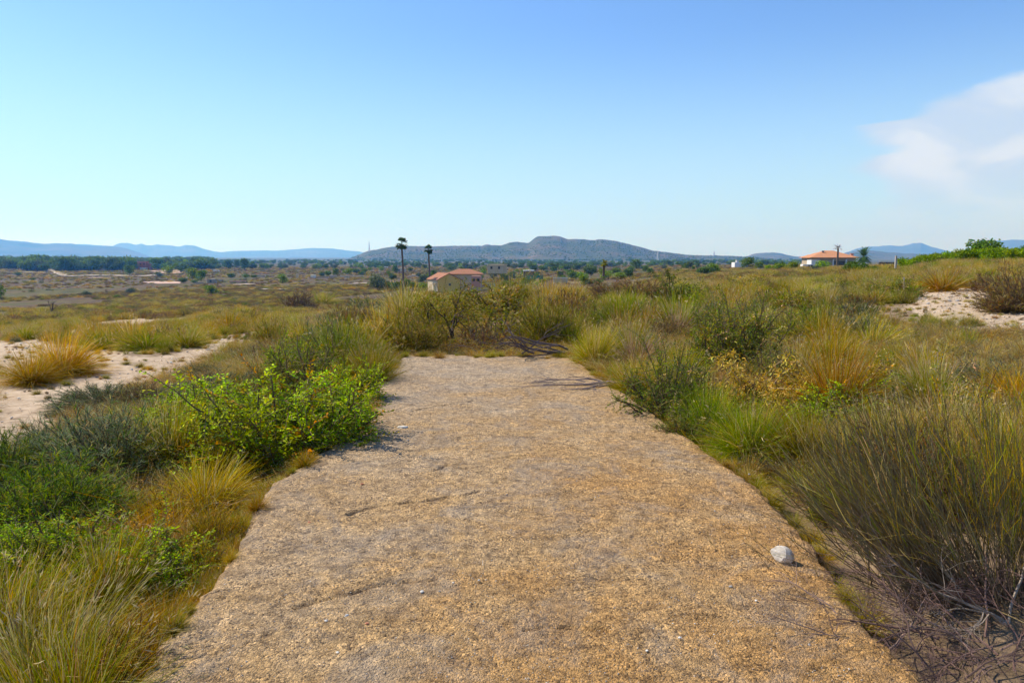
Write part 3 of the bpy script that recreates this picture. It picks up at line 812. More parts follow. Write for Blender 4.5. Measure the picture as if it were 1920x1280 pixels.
# ---- prototypes: [(part name, Geo, material)], unit size; the first time a prototype is used it is linked, later it is copied
PROTO = {}
def proto(key, *parts):
    PROTO[key] = [(nm, g.mesh(nm if len(parts) > 1 else key.rsplit('_', 1)[0], [mt])) for nm, g, mt in parts]
for q in range(3):
    # near: fine blades
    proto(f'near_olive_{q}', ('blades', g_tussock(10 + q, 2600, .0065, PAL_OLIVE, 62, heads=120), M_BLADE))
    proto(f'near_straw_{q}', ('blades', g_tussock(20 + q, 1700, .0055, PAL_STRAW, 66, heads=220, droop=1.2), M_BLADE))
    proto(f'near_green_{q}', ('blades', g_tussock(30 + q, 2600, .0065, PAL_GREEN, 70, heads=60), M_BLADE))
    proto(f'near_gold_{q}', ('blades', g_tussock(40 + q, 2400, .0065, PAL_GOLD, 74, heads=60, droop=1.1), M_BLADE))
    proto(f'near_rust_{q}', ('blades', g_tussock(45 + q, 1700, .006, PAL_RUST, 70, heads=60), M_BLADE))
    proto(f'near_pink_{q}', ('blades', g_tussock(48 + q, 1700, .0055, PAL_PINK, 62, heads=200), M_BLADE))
    proto(f'tangle_{q}', ('blades', g_tangle(300 + q, 330, .008, [P_((3, STRAW), (2, BROWN), (1.5, RUST), (1, OLIVE)), P_((2, STRAW), (1, BROWN), (2, GOLD)), P_((2, BROWN), (2, GREY), (1, STRAW))][q]), M_BLADE))
    # middle distance: fewer, broader
    for nm, pal, am, s0 in (('olive', PAL_OLIVE, 60, 50), ('straw', PAL_STRAW, 62, 60), ('green', PAL_GREEN, 68, 70), ('gold', PAL_GOLD, 74, 80), ('rust', PAL_RUST, 70, 90), ('pink', PAL_PINK, 60, 95)):
        proto(f'mid_{nm}_{q}', ('blades', g_tussock(s0 + q, 620, .014, pal, am, k=4, heads=30), M_BLADE))
    for nm, pal, s0 in (('greyfuzz', PAL_GREY, 100), ('greenfuzz', PAL_GREEN, 110), ('brownfuzz', PAL_BROWN, 120), ('olivefuzz', PAL_OLIVE, 130), ('rustfuzz', PAL_RUST, 125)):
        a, b = g_fuzzy(s0 + q, 190, 13, .012, pal, .12)
        proto(f'{nm}_{q}', ('stems', a, M_WOOD), ('foliage', b, M_LEAF))
    for nm, pal, s0, lf in (('leafgreen', PAL_GREEN, 140, .045), ('leaflime', PAL_LIME, 150, .045), ('leafdeep', PAL_DEEP, 160, .045), ('leafolive', PAL_OLIVE, 165, .045)):
        a, b = g_leafy(s0 + q, 34, 9, 9, lf, pal)
        proto(f'{nm}_{q}', ('stems', a, M_WOOD), ('foliage', b, M_LEAF))
for q in range(2):
    a, b = g_fuzzy(173 + q, 420, 34, .0055, PAL_BROWN, .08); proto(f'near_brownfuzz_{q}', ('stems', a, M_WOOD), ('foliage', b, M_LEAF))
    a, b = g_fuzzy(190 + q, 460, 36, .0055, PAL_OLIVE, .08); proto(f'near_olivefuzz_{q}', ('stems', a, M_WOOD), ('foliage', b, M_LEAF))
    a, b = g_fuzzy(170 + q, 520, 40, .0052, PAL_GREY, .075); proto(f'near_greyfuzz_{q}', ('stems', a, M_WOOD), ('foliage', b, M_LEAF))
    a, b = g_fuzzy(175 + q, 520, 40, .0052, PAL_DEEP, .08); proto(f'near_deepfuzz_{q}', ('stems', a, M_WOOD), ('foliage', b, M_LEAF))
    a, b = g_fuzzy(178 + q, 420, 36, .0055, P_((3, GOLD), (3, OLIVE), (1, RUST)), .08); proto(f'near_goldfuzz_{q}', ('stems', a, M_WOOD), ('foliage', b, M_LEAF))
    a, b = g_leafy(180 + q, 80, 14, 13, .038, PAL_LIME, arch=.5); proto(f'near_lime_{q}', ('stems', a, M_WOOD), ('foliage', b, M_LEAF))
    a, b = g_leafy(185 + q, 56, 13, 11, .026, PAL_GREEN, amax=60); proto(f'near_leafgreen_{q}', ('stems', a, M_WOOD), ('foliage', b, M_LEAF))
    a, b = g_leafy(188 + q, 40, 12, 10, .036, PAL_DEEP); proto(f'near_leafdeep_{q}', ('stems', a, M_WOOD), ('foliage', b, M_LEAF))

def put(key, name, loc, w, h, rz=0.0, tilt=0.0, label=None, cat=None, group=None, w2=None):
    parts = PROTO[key]
    sc = (w, w2 or w, h)
    if len(parts) == 1:
        o = bpy.data.objects.new(name, parts[0][1]); COL.objects.link(o); root = o
    else:
        root = bpy.data.objects.new(name, None); COL.objects.link(root); root.empty_display_size = .2
        for nm, me in parts:
            c = bpy.data.objects.new(nm, me); COL.objects.link(c); c.parent = root
    root.location = loc; root.scale = sc; root.rotation_euler = (0, tilt, rz)
    tag(root, label, cat, group)
    return root
prng = random.Random(4)
USEDPX = []
USED = []        # (x, y, r) of the plants that stand on their own
def plant(key, name, px, py, wpx, hpx, label, cat='shrub', group=None, tilt=0.0, rz=None, dx=0.0, dy=0.0):
    """stand a plant where the photograph shows its foot; sizes are measured in photograph pixels"""
    x, y, z = hit(px, py)
    x += dx; y += dy; z = float(tz(x, y))
    dep = y * math.cos(PITCH) + (EYE - z) * math.sin(PITCH)
    if name == 'grass_tussock': wpx = wpx * .66
    else: hpx = hpx * 1.16
    w = wpx / FPX * dep; h = hpx / FPX * dep * 1.02
    USED.append((x, y, w * .5)); USEDPX.append((px, py, wpx, hpx))
    var = key + '_' + str(prng.randrange(3 if key + '_2' in PROTO else 2))
    return put(var, name, (x, y, z - .01), w, h, prng.uniform(0, 6.28) if rz is None else rz, tilt, label, cat, group)
# ------------------------------------------------------------------ plants that can be told apart, left of the slab
T_, S_ = 'grass_tussock', 'shrub'
G_, B_ = 'grass', 'shrub'
plant('near_straw', T_, 90, 1330, 430, 290, 'tall straw-coloured grass in the bottom left corner with long arching blades', G_)
plant('near_goldfuzz', S_, 215, 1320, 260, 190, 'olive and golden fine-stemmed bush at the slab edge at the bottom left', B_)
plant('near_olive', T_, 10, 1240, 330, 220, 'green and yellow tussock cut by the left edge of the photo low down', G_, tilt=.05)
plant('near_olive', T_, 100, 1420, 420, 260, 'dense green grass at the very bottom of the photo left of the slab', G_)
plant('near_gold', T_, 300, 1200, 190, 110, 'low orange-brown grass cushion hanging over the slab edge at lower left', G_)
plant('near_goldfuzz', S_, 372, 1095, 150, 105, 'rounded olive and rust cushion bush right on the left slab edge', B_)
plant('near_lime', S_, 290, 1115, 210, 175, 'small bright green leafy bush behind the arching straw grass', B_)
plant('near_lime', S_, 140, 1110, 240, 190, 'yellow-green leafy sprig bush poking out of the dry grass at far lower left', B_)
plant('near_olive', T_, 210, 1150, 200, 170, 'olive tussock between the two small leafy bushes at lower left', G_)
plant('near_goldfuzz', S_, 405, 1035, 130, 110, 'rust tinged cushion bush on the slab edge above the rounded one', B_)
plant('near_gold', T_, 285, 1020, 150, 90, 'reddish brown withered grass patch behind the small leafy bushes', G_)
plant('near_gold', T_, 395, 960, 200, 120, 'orange dry grass with pale curled leaves beside the grey-green bush', G_)
plant('near_deepfuzz', S_, 100, 1000, 300, 170, 'dark green feathery bush below the grey-green dome on the left', B_)
plant('near_deepfuzz', S_, -20, 930, 220, 150, 'dark green bush cut by the left edge of the photo at mid height', B_)
plant('near_greyfuzz', S_, 205, 900, 280, 175, 'big rounded dark grey-green bush standing alone above the lower left bushes', B_)
plant('near_greyfuzz', S_, 90, 880, 160, 110, 'smaller grey-green bush at the left foot of the big rounded grey one', B_)
plant('near_olive', T_, 330, 880, 200, 150, 'olive grass between the big grey bush and the bright leafy bushes', G_)
plant('near_goldfuzz', S_, 440, 905, 130, 130, 'brown-stemmed olive bush at the slab edge left of the dark hollow', B_)
plant('near_lime', S_, 500, 880, 270, 235, 'tall bright yellow-green leafy bush, left one of the pair leaning on the slab', B_)
plant('near_lime', S_, 612, 852, 230, 200, 'bright yellow-green leafy bush spilling over the slab, right one of the pair', B_)
plant('near_lime', S_, 655, 775, 140, 125, 'fresh green bush with arching sprays just behind the bright pair', B_)
plant('near_leafdeep', 'leafy_plant', 545, 898, 120, 60, 'small dark green plant in the shaded hollow at the slab edge', 'plant')
plant('near_goldfuzz', S_, 665, 835, 100, 50, 'low olive cushion creeping onto the slab right of the leafy pair', B_)
plant('near_lime', S_, 400, 820, 240, 150, 'spreading green leafy bush between the big grey bush and the bright pair', B_)
plant('near_greyfuzz', S_, 410, 758, 230, 72, 'long grey-green bush behind the spreading leafy one', B_)
plant('near_greyfuzz', S_, 190, 760, 180, 52, 'low grey-green bush at the rim of the pale soil, left', B_)
plant('near_brownfuzz', S_, 268, 757, 110, 52, 'brown dead-looking bush beside the low grey-green one at the soil rim', B_)
plant('near_greyfuzz', S_, 380, 712, 90, 40, 'small dark grass-like bush on the strip of pale soil', B_)
plant('near_leafgreen', S_, 575, 745, 170, 140, 'upright green bush behind the bright leafy pair', B_)
plant('leaflime', S_, 545, 700, 90, 90, 'thin bright green shoots left of the upright green bush', B_)
plant('near_olive', T_, 690, 735, 130, 110, 'olive grass mound with its foot in shade at the upper left slab edge', G_)
plant('near_green', T_, 640, 700, 150, 110, 'green mound of fine stems behind the upper left slab corner', G_)
plant('near_straw', T_, 490, 712, 150, 70, 'pale withered grass behind the long grey-green bush', G_)
plant('near_gold', T_, 62, 718, 130, 72, 'left half of the orange grass cushion on the pale soil', G_)
plant('near_gold', T_, 122, 702, 150, 95, 'big glowing orange grass cushion standing on the pale soil at far left', G_)
plant('mid_olive', T_, 50, 637, 80, 34, 'small olive tussock alone on the pale soil by the left photo edge', G_)
plant('mid_green', T_, 200, 655, 110, 48, 'left end of the row of green tussocks beyond the orange cushion', G_)
plant('mid_green', T_, 275, 656, 110, 50, 'middle of the row of green tussocks beyond the orange cushion', G_)
plant('mid_olive', T_, 350, 650, 100, 46, 'right end of the row of green tussocks beyond the orange cushion', G_)
plant('mid_gold', T_, 430, 620, 100, 44, 'yellow grass clump just right of the pale soil streak', G_)
plant('leafolive', S_, 462, 612, 90, 44, 'dark olive bush above the yellow grass clump, left of the middle', B_)
plant('near_leafgreen', S_, 640, 700, 130, 120, 'feathery green bush beside the green mound behind the upper left slab corner', B_)
plant('near_lime', S_, 560, 725, 120, 110, 'light green leafy bush in the middle of the bank, left of the slab', B_)
plant('near_olivefuzz', S_, 480, 770, 150, 90, 'olive bush between the long grey-green bush and the bright leafy pair', B_)
plant('near_olivefuzz', S_, 690, 715, 90, 80, 'small olive bush touching the olive grass mound at the slab edge', B_)
plant('near_lime', S_, 330, 830, 130, 110, 'yellow-green leafy bush right against the big rounded grey one', B_)
plant('near_lime', S_, 60, 1080, 170, 140, 'yellow-green leafy bush near the left photo edge above the straw grass', B_)
plant('near_goldfuzz', S_, 330, 985, 150, 100, 'gold and olive bush below the orange grass on the left bank', B_)
plant('near_leafgreen', S_, 1290, 830, 110, 90, 'small green bush on the slab edge below the fresh leafy one', B_)
plant('near_leafgreen', S_, 1450, 720, 110, 95, 'green leafy bush behind the tan dried bush', B_)
# around the far end of the slab
plant('near_olivefuzz', S_, 775, 668, 150, 100, 'dense olive bush with a dark foot at the far left corner of the slab', B_)
plant('leafolive', S_, 745, 655, 80, 90, 'upright green bush behind the far left corner of the slab', B_)
plant('brownfuzz', S_, 905, 662, 120, 70, 'tangle of brown twigs at the far end of the slab', B_)
plant('leafolive', S_, 925, 645, 150, 125, 'olive bush rising behind the brown twigs at the slab end', B_)
plant('near_olivefuzz', S_, 1020, 650, 130, 120, 'tall yellow-olive bush just behind the heap of dead branches', B_)
plant('mid_green', T_, 1075, 655, 70, 90, 'dark green upright tuft at the far right corner of the slab', G_)
plant('near_olive', T_, 1118, 690, 100, 95, 'olive and tan tussock on the right slab edge by the dead branches', G_)
plant('mid_pink', T_, 1150, 665, 80, 70, 'pinkish dry grass behind the tan tussock on the right slab edge', G_)
plant('mid_pink', T_, 1195, 690, 100, 85, 'pale pink feathery grass leaning over the fallen branch', G_)
plant('near_olive', T_, 1190, 745, 110, 90, 'olive tussock on the right slab edge beside the fallen branch', G_)
plant('near_leafgreen', S_, 1255, 790, 170, 185, 'fresh green leafy bush on the right slab edge with a dark hollow beneath', B_)
plant('leafgreen', S_, 1330, 700, 110, 130, 'green bush with straight shoots behind the fresh leafy one', B_)
plant('near_leafgreen', S_, 1385, 690, 180, 170, 'tallest leafy green bush right of the slab, with upright shoots', B_)
plant('near_lime', S_, 1565, 800, 150, 115, 'bright lime green bush standing by itself right of the slab', B_)
plant('near_green', T_, 1330, 820, 130, 120, 'green grass on the slab edge beside the dark hollow, right', G_)
plant('near_green', T_, 1410, 860, 190, 130, 'wide green grass mound hanging over the right slab edge', G_, tilt=-.12)
plant('near_olive', T_, 1500, 870, 170, 120, 'olive grass mound between the green mound and the big broom bush', G_, tilt=-.15)
plant('near_straw', T_, 1640, 860, 170, 130, 'pale dry grass behind the broom bush', G_)
plant('near_straw', T_, 1760, 850, 200, 140, 'feathery straw grass right of the lime bush', G_)
plant('near_straw', T_, 1880, 880, 200, 150, 'straw grass at the right photo edge behind the broom bush', G_)
plant('near_gold', T_, 1900, 760, 180, 90, 'golden tussock at the right photo edge', G_)
plant('mid_rust', T_, 1625, 735, 90, 55, 'rust brown withered tuft right of the lime bush', G_)
plant('near_brownfuzz', S_, 1720, 790, 130, 70, 'dark brown withered bush above the feathery straw grass', B_)
plant('near_greyfuzz', S_, 1840, 740, 170, 80, 'grey-green bush in the golden grass near the right photo edge', B_)
plant('mid_gold', T_, 1720, 700, 120, 70, 'golden tussock with a dark foot below the bare rubble patch', G_)
plant('near_olive', T_, 1560, 690, 130, 80, 'olive tussock right of the tan dried bush', G_)
plant('mid_olive', T_, 1640, 655, 120, 65, 'olive tussock in the field below the bare rubble patch, left of it', G_)
# right, farther off
plant('mid_gold', T_, 1765, 546, 105, 52, 'large round golden tussock at the top of the bare rubble patch', G_)
plant('near_brownfuzz', S_, 1905, 582, 140, 100, 'dark brown bush cut by the right photo edge', B_)
plant('brownfuzz', S_, 1860, 545, 90, 45, 'thin grey bush between the round golden tussock and the dark one at the edge', B_)
plant('near_brownfuzz', S_, 1150, 565, 120, 52, 'left end of the dark brown thicket on the rise right of the middle', B_)
plant('near_brownfuzz', S_, 1205, 567, 120, 60, 'middle of the dark brown thicket on the rise right of the middle', B_)
plant('leafdeep', S_, 1262, 566, 130, 70, 'dark domed bush at the right end of the brown thicket', B_)
plant('leaflime', S_, 1300, 572, 60, 44, 'bright green bush in front of the dark domed one', B_)
plant('leafolive', S_, 935, 592, 160, 92, 'tall bush with rusty top hiding part of the cream building', B_)
plant('leafolive', S_, 1400, 545, 90, 42, 'bushy olive clump in the field in front of the white building', B_)
plant('brownfuzz', S_, 1425, 536, 60, 26, 'red-brown low bush in the field in front of the cream wall', B_)
plant('olivefuzz', S_, 1490, 580, 120, 60, 'yellow-green mound in the field below the white van', B_)
plant('leafgreen', S_, 1600, 560, 110, 50, 'green bush in the field below the tiled roof house', B_)
plant('leafgreen', S_, 1690, 560, 100, 62, 'green bush left of the large round golden tussock', B_)
plant('brownfuzz', S_, 560, 578, 70, 42, 'dark bush on the crest left of the slab, far', B_)
plant('mid_olive', T_, 605, 572, 80, 30, 'bright yellow-green tussock on the crest beside the far dark bush', G_)
plant('greyfuzz', S_, 700, 600, 110, 60, 'grey bush behind the green mounds at the upper left of the slab', B_)

plant('near_leafgreen', S_, 1340, 640, 90, 95, 'tall green bush standing up in the scrub behind the tallest leafy one', B_)
plant('near_olivefuzz', S_, 1480, 655, 130, 85, 'wide olive bush in the field above the lime green bush', B_)
plant('near_greyfuzz', S_, 1600, 640, 120, 60, 'grey-green bush in the field left of the golden tussocks', B_)
plant('near_leafgreen', S_, 1120, 625, 80, 75, 'dark green upright bush in the scrub right of the heap of dead branches', B_)
plant('near_brownfuzz', S_, 1240, 640, 110, 60, 'brown withered bush in the scrub behind the pale pink grass', B_)
plant('near_olivefuzz', S_, 830, 612, 140, 70, 'broad olive bush in the scrub left of the rusty topped one', B_)
plant('near_brownfuzz', S_, 660, 610, 110, 50, 'brown-grey bush on the crest behind the green mounds', B_)
plant('near_leafdeep', S_, 1540, 600, 90, 48, 'dark green bush in the field below the van', B_)
# ---- the shrub with bare dark stems behind the slab
rng = np.random.default_rng(77)
def tree_like(name, px, py, hpx, seed, label, cat, leafpal, lean=(0, 0, 1), nch=4, levels=3, leafn=900, leaf=.04, wood=(.05, .035, .03), spread=.55, rad=.035, cloud=.09):
    x, y, z = hit(px, py); dep = y * math.cos(PITCH) + (EYE - z) * math.sin(PITCH); h = hpx / FPX * dep
    rg = np.random.default_rng(seed)
    br = []
    for s_ in range(3):
        br += branches(rg, (rg.normal(0, .03) * h, rg.normal(0, .03) * h, -.03), unit(np.array(lean) + rg.normal(0, .28, 3)), h * .62, rad * h, levels, 6, nch, spread, -.1, .12, .6)
    r_ = empty(name, (x, y, z))
    link('stems', g_branches(br, wood, np.array(wood) * 1.6).mesh('stems', [M_WOOD]), r_)
    if leafn:
        tips = np.array([p[i] for p, q in br if len(p) and q[0] < rad * h * .5 for i in (3, 4, 5)])
        i = rg.integers(0, len(tips), leafn)
        pts_ = tips[i] + rg.normal(0, cloud * h * .5, (leafn, 3))
        c0, c1 = pick(rg, leafn, leafpal)
        g = Geo(); g.leaves(pts_, rg.normal(0, 1, (leafn, 3)), rg.normal(0, 1, (leafn, 3)) + np.array([0, 0, 1]), rg.uniform(.6, 1.3, leafn) * leaf * h, np.full(leafn, leaf * h * .45), (c0 + c1) / 2)
        link('foliage', g.mesh('foliage', [M_LEAF]), r_)
    tag(r_, label, cat); USED.append((x, y, .4)); USEDPX.append((px, py, hpx * .8, hpx)); return r_
tree_like(S_, 850, 650, 125, 301, 'olive shrub with dark bare stems showing at its foot, behind the slab end', B_, PAL_OLIVE, (-.25, 0, 1), leafn=2600, leaf=.035, cloud=.1)
tree_like('bare_tree', 97, 586, 36, 302, 'small leafless forked tree in the open field at far left', 'tree', PAL_BROWN, levels=3, leafn=0, rad=.022, spread=.7, nch=3)
tree_like('bare_tree', 200, 554, 18, 303, 'tiny leafless sapling in the open field below the red house', 'tree', PAL_BROWN, levels=3, leafn=0, rad=.02, spread=.7, nch=3)

# ---- dried bush with curled tan leaves
def curly(px, py, wpx, hpx, label, seed, n=1500):
    x, y, z = hit(px, py); dep = y * math.cos(PITCH) + (EYE - z) * math.sin(PITCH); w = wpx / FPX * dep; h = hpx / FPX * dep
    rg = np.random.default_rng(seed)
    r_ = empty('dried_shrub', (x, y, z))
    Pst = dome_paths(rg, 60, 6, amax=80, wob=.3); Pst = Pst * np.array([w, w, h])
    gs = Geo(); gs.tubes(Pst, np.linspace(.007, .002, 6)[None].repeat(60, 0), (.42, .32, .18), (.55, .42, .22), 4); link('stems', gs.mesh('stems', [M_WOOD]), r_)
    i = rg.integers(0, 60, n); j = rg.integers(2, 6, n)
    b = Pst[i, j] + rg.normal(0, .03, (n, 3))
    Q = grow(rg, b, unit(rg.normal(0, 1, (n, 3))), rg.uniform(.04, .12, n), 6, droop=.2, wob=.5)
    c0, c1 = pick(rg, n, P_((3, (1, (.52, .36, .12), (.78, .58, .25))), (1, GOLD), (1, BROWN)))
    g = Geo(); g.ribbons(Q, (.013 * rg.uniform(.6, 1.4, n))[:, None] * np.array([.6, 1, 1, .9, .7, .2])[None], unit(rg.normal(0, 1, (n, 3))), c0, c1)
    link('curled_leaves', g.mesh('curled_leaves', [M_LEAF]), r_)
    tag(r_, label, 'shrub'); USED.append((x, y, w * .45)); USEDPX.append((px, py, wpx, hpx))
curly(1425, 768, 250, 150, 'dried bush with curled tan and gold leaves right of the slab', 311, 8500)
curly(415, 935, 110, 60, 'small patch of curled pale dead leaves in the orange grass left of the slab', 312, 260)

# ---- the big broom bush in the right foreground: long thin stems leaning towards the slab
def broom(loc, seed, n, length, lean, spread, pal, label, nb=9, rad=.0022):
    rg = np.random.default_rng(seed); r_ = empty('broom_bush', loc)
    base = rg.normal(0, .09, (n, 3)) * np.array([1.5, 1.3, 0]); base[:, 2] = -.02
    d = unit(np.array(lean) + rg.normal(0, spread, (n, 3)))
    d[:, 2] = np.maximum(d[:, 2], .12)
    ln = rg.uniform(.55, 1.0, n) * length
    P = grow(rg, base, d, ln, 8, droop=-.35, wob=.06)
    gs = Geo(); gs.tubes(P, np.linspace(1, .4, 8)[None] * (rad * rg.uniform(.7, 1.6, n))[:, None], (.13, .075, .05), (.19, .15, .065), 3); link('stems', gs.mesh('stems', [M_WOOD]), r_)
    m = n * nb; i = np.repeat(np.arange(n), nb); t = rg.uniform(.3, 1, m) * 6.999; j = np.floor(t).astype(int); f = (t - j)[:, None]
    b = P[i, j] * (1 - f) + P[i, j + 1] * f; ax = unit(P[i, j + 1] - P[i, j])
    Q = grow(rg, b, unit(ax + rg.normal(0, .22, (m, 3))), rg.uniform(.08, .28, m) * length, 4, droop=-.1, wob=.08)
    c0, c1 = pick(rg, m, pal)
    g = Geo(); g.ribbons(Q, (.0025 * rg.uniform(.6, 1.4, m))[:, None] * np.array([1, .9, .8, .4])[None], unit(rg.normal(0, 1, (m, 3))), c0, c1)
    link('green_twigs', g.mesh('green_twigs', [M_BLADE]), r_)['kind'] = 'stuff'
    tag(r_, label, 'shrub'); USED.append((loc[0], loc[1], .3)); return r_
BR_PAL = P_((5, (1, (.13, .085, .035), (.27, .20, .07))), (1.5, OLIVE), (1.5, STRAW), (2.5, BROWN), (.8, GREEN))
def gl(px, py): return hit(px, py)
broom(gl(1800, 1120), 321, 300, 1.05, (-.75, .12, .72), .27, BR_PAL, 'big brownish broom bush in the right foreground leaning over the slab', 4, .0028)
broom(gl(1890, 1120), 322, 200, 1.05, (-.12, .12, 1), .30, P_((2, GREEN), (3, OLIVE), (2, GOLD), (3, BROWN)), 'greener upright broom bush at the right edge of the foreground', 7)
broom(gl(1680, 1010), 323, 240, .80, (-.75, .15, .65), .28, BR_PAL, 'middle broom bush on the right slab edge behind the big brown one', 4)
broom(gl(1560, 1100), 324, 16, .42, (-.75, .15, .8), .22, BR_PAL, 'thin reddish twigs growing out of the slab crack by the white stone', 6, .0016)
broom(gl(1975, 1030), 325, 200, 1.0, (-.2, .1, 1), .35, P_((3, GOLD), (2, OLIVE), (2, GREEN)), 'yellow-green broom bush mostly outside the right photo edge', 8)
broom(gl(1740, 930), 326, 170, .85, (-.5, .1, .8), .3, P_((2, OLIVE), (3, STRAW), (2, BROWN)), 'tan and olive broom bush in the second row behind the big brown one', 6)

# ---- dead wood
def dead(px, py, seed, items, label, wood=(.19, .15, .14), name='dead_branch', z0=None, levels=2, nch=4, wob=.14, spread=.45, flat=.6, cat='branch', droop=.12):
    x, y, z = hit(px, py)
    if z0 is not None:
        x, y = plane_pt(px, py, z0); z = z0
    rg = np.random.default_rng(seed); br = []
    for (st, d, ln, rd) in items:
        br += branches(rg, st, unit(np.array(d, float)), ln, rd, levels, 8, nch, spread, droop, wob, .6, flat)
    for p, q in br: p[:, 2] = np.maximum(p[:, 2], .006 + q)
    r_ = link(name, g_branches(br, wood, np.array(wood) * .75, 5).mesh(name, [M_WOOD]), None, (x, y, z))
    return tag(r_, label, cat)
dead(1165, 722, 331, [((0, 0, .03), (-1, -.05, .10), 1.0, .016), ((-.25, .05, .04), (-.9, .45, .16), .75, .011), ((-.1, -.05, .03), (-.9, -.35, .08), .65, .010), ((-.45, .02, .04), (-.75, .6, .25), .55, .008)],
     'fallen grey branch with thin forked twigs lying across the right side of the slab', z0=0.0)
dead(1060, 668, 332, [((0, 0, .05), (-1, -.12, .22), 1.1, .026), ((.05, .1, .1), (-1, .1, .45), 1.1, .022), ((.1, .1, .03), (-.8, -.2, .35), .9, .018), ((-.7, -.05, .05), (.9, .1, .35), .8, .015), ((-.5, 0, .05), (-.9, -.2, .3), .8, .016)],
     'heap of dark dead branches on the far end of the slab', wood=(.11, .085, .08), z0=0.0)
dead(905, 663, 333, [((0, 0, .04), (.9, .1, .3), .6, .010), ((-.1, 0, .04), (-.7, .2, .5), .5, .009)], 'loose dead twigs at the far left of the slab end', wood=(.16, .11, .09), z0=0.0)
dead(1760, 1210, 334, [((0, 0, .03), (-.8, .3, .3), .5, .006), ((.1, .05, .03), (-.9, -.2, .2), .5, .005), ((0, .1, .05), (-.5, .6, .4), .5, .006), ((.2, 0, .04), (.4, .4, .5), .4, .006), ((.1, -.1, .03), (-.9, -.4, .15), .45, .005)],
     'tangle of reddish grey dead twigs in the bottom right corner', wood=(.17, .105, .085), levels=3, nch=4, spread=.6, flat=.3, wob=.12)
dead(1890, 1180, 335, [((0, 0, .03), (-.9, .2, .4), .6, .008), ((0, 0, .03), (.2, .4, .7), .5, .007), ((0, 0, .03), (-.7, -.5, .3), .6, .006)],
     'pale bent dead stems at the right edge of the bottom corner', wood=(.28, .22, .18), levels=3, nch=3, spread=.5, flat=.3)
dead(1660, 1185, 336, [((0, 0, .02), (-.9, .3, .2), .45, .004), ((.1, 0, .02), (-.8, -.4, .15), .45, .004), ((.05, .05, .02), (-.4, .8, .25), .4, .004), ((.1, .1, .03), (.7, .2, .3), .4, .004)],
     'fine dark twigs spreading over the slab left of the dead tangle', wood=(.12, .07, .055), levels=3, nch=4, spread=.6, flat=.5)
for q, (px, py, lb) in enumerate([(1700, 1150, 'dead twig tangle between the white stone and the broom foot'), (1830, 1235, 'dead twig tangle low in the right bottom corner'), (1760, 1290, 'dead twig tangle cut by the bottom photo edge at right'),
                                  (1900, 1270, 'dead twig tangle in the very corner at bottom right'), (1620, 1235, 'thin dead twig spray over the slab edge at bottom right'), (1850, 1130, 'brown dead twigs at the foot of the greener broom')]):
    dead(px, py, 350 + q, [((0, 0, .03), (-.8 + .3 * q % 1, .3, .35), .42, .0045), ((.1, .05, .03), (-.9, -.2, .2), .4, .004), ((0, .1, .04), (-.3, .7, .4), .4, .005), ((.1, 0, .04), (.6, .1, .4), .35, .0045), ((.0, -.1, .03), (-.6, -.6, .25), .4, .004)],
         lb, wood=[(.16, .10, .08), (.22, .15, .12), (.13, .08, .07)][q % 3], levels=3, nch=5, spread=.65, flat=.35)
dead(1180, 1300, 337, [((0, 0, 0), (.3, 1, .02), .10, .0015)], 'short straw lying on the slab at the bottom of the photo', wood=(.4, .33, .22), levels=0, z0=0.0, cat='twig', name='twig')
dead(905, 1062, 338, [((0, 0, 0), (.1, 1, .02), .08, .0016)], 'small pale stick on the slab, left of the middle', wood=(.5, .45, .38), levels=0, z0=0.0, cat='twig', name='twig')
dead(1275, 950, 339, [((0, 0, 0), (.7, 1, .02), .07, .003)], 'short dark stick on the slab, right of the middle', wood=(.12, .1, .09), levels=0, z0=0.0, cat='twig', name='twig')

# ---- stones on the slab
def rock(name, px, py, size, mat, label, seed, z0=0.0, rz=0.0, cat='stone', group=None, ruf=.22):
    import bmesh
    bm = bmesh.new(); bmesh.ops.create_icosphere(bm, subdivisions=3 if size[0] > .04 else 2, radius=.5)
    rg = np.random.default_rng(seed); pl = unit(rg.normal(0, 1, (9, 3))); of = rg.uniform(.30, .46, 9)
    for v in bm.verts:
        c = np.array(v.co)
        for q in range(9):
            dd = c @ pl[q] - of[q]
            if dd > 0: c = c - pl[q] * dd * .9
        c += (np.array([vnoise(c[0] * 7 + 3, c[1] * 7 + c[2] * 5, seed), vnoise(c[1] * 7, c[2] * 7, seed + 1), vnoise(c[2] * 7, c[0] * 7, seed + 2)]) - .5) * ruf * .3
        v.co = (c[0] * size[0], c[1] * size[1], c[2] * size[2])
    me = bpy.data.meshes.new(name); bm.to_mesh(me); bm.free(); me.materials.append(mat)
    x, y = plane_pt(px, py, z0)
    if name != 'scrub_stone':
        o = link(name, me, None, (x, y, z0 + size[2] * .26)); o.rotation_euler = (0, 0, rz)
    return tag(o, label, cat, group)
M_MOTT = mat_plain('mottled_limestone', (.58, .53, .46), .85, .6, 22, bump=.8)
M_STONE = mat_plain("pale_limestone", (.60, .57, .50), .85, .25, 25, bump=.5)
M_GREYST = mat_plain("grey_stone", (.30, .28, .26), .9, .3, 30, bump=.5)
M_BRICK = mat_plain("brick_crumb", (.50, .20, .11), .9, .2, 40, bump=.4)
st = rock('stone', 1466, 1052, (.125, .085, .13), M_MOTT, 'fist-sized white and brown stone on the right part of the slab', 5, rz=-.6); st.rotation_euler = (.55, .15, -.6)
rock('stone', 755, 802, (.105, .06, .03), M_STONE, 'small flat white stone on the slab near the bright leafy bushes', 6, rz=.1)
rock('brick_fragment', 679, 908, (.03, .022, .014), M_BRICK, 'orange brick crumb in the shade of the leafy bush on the slab', 7, cat='fragment')
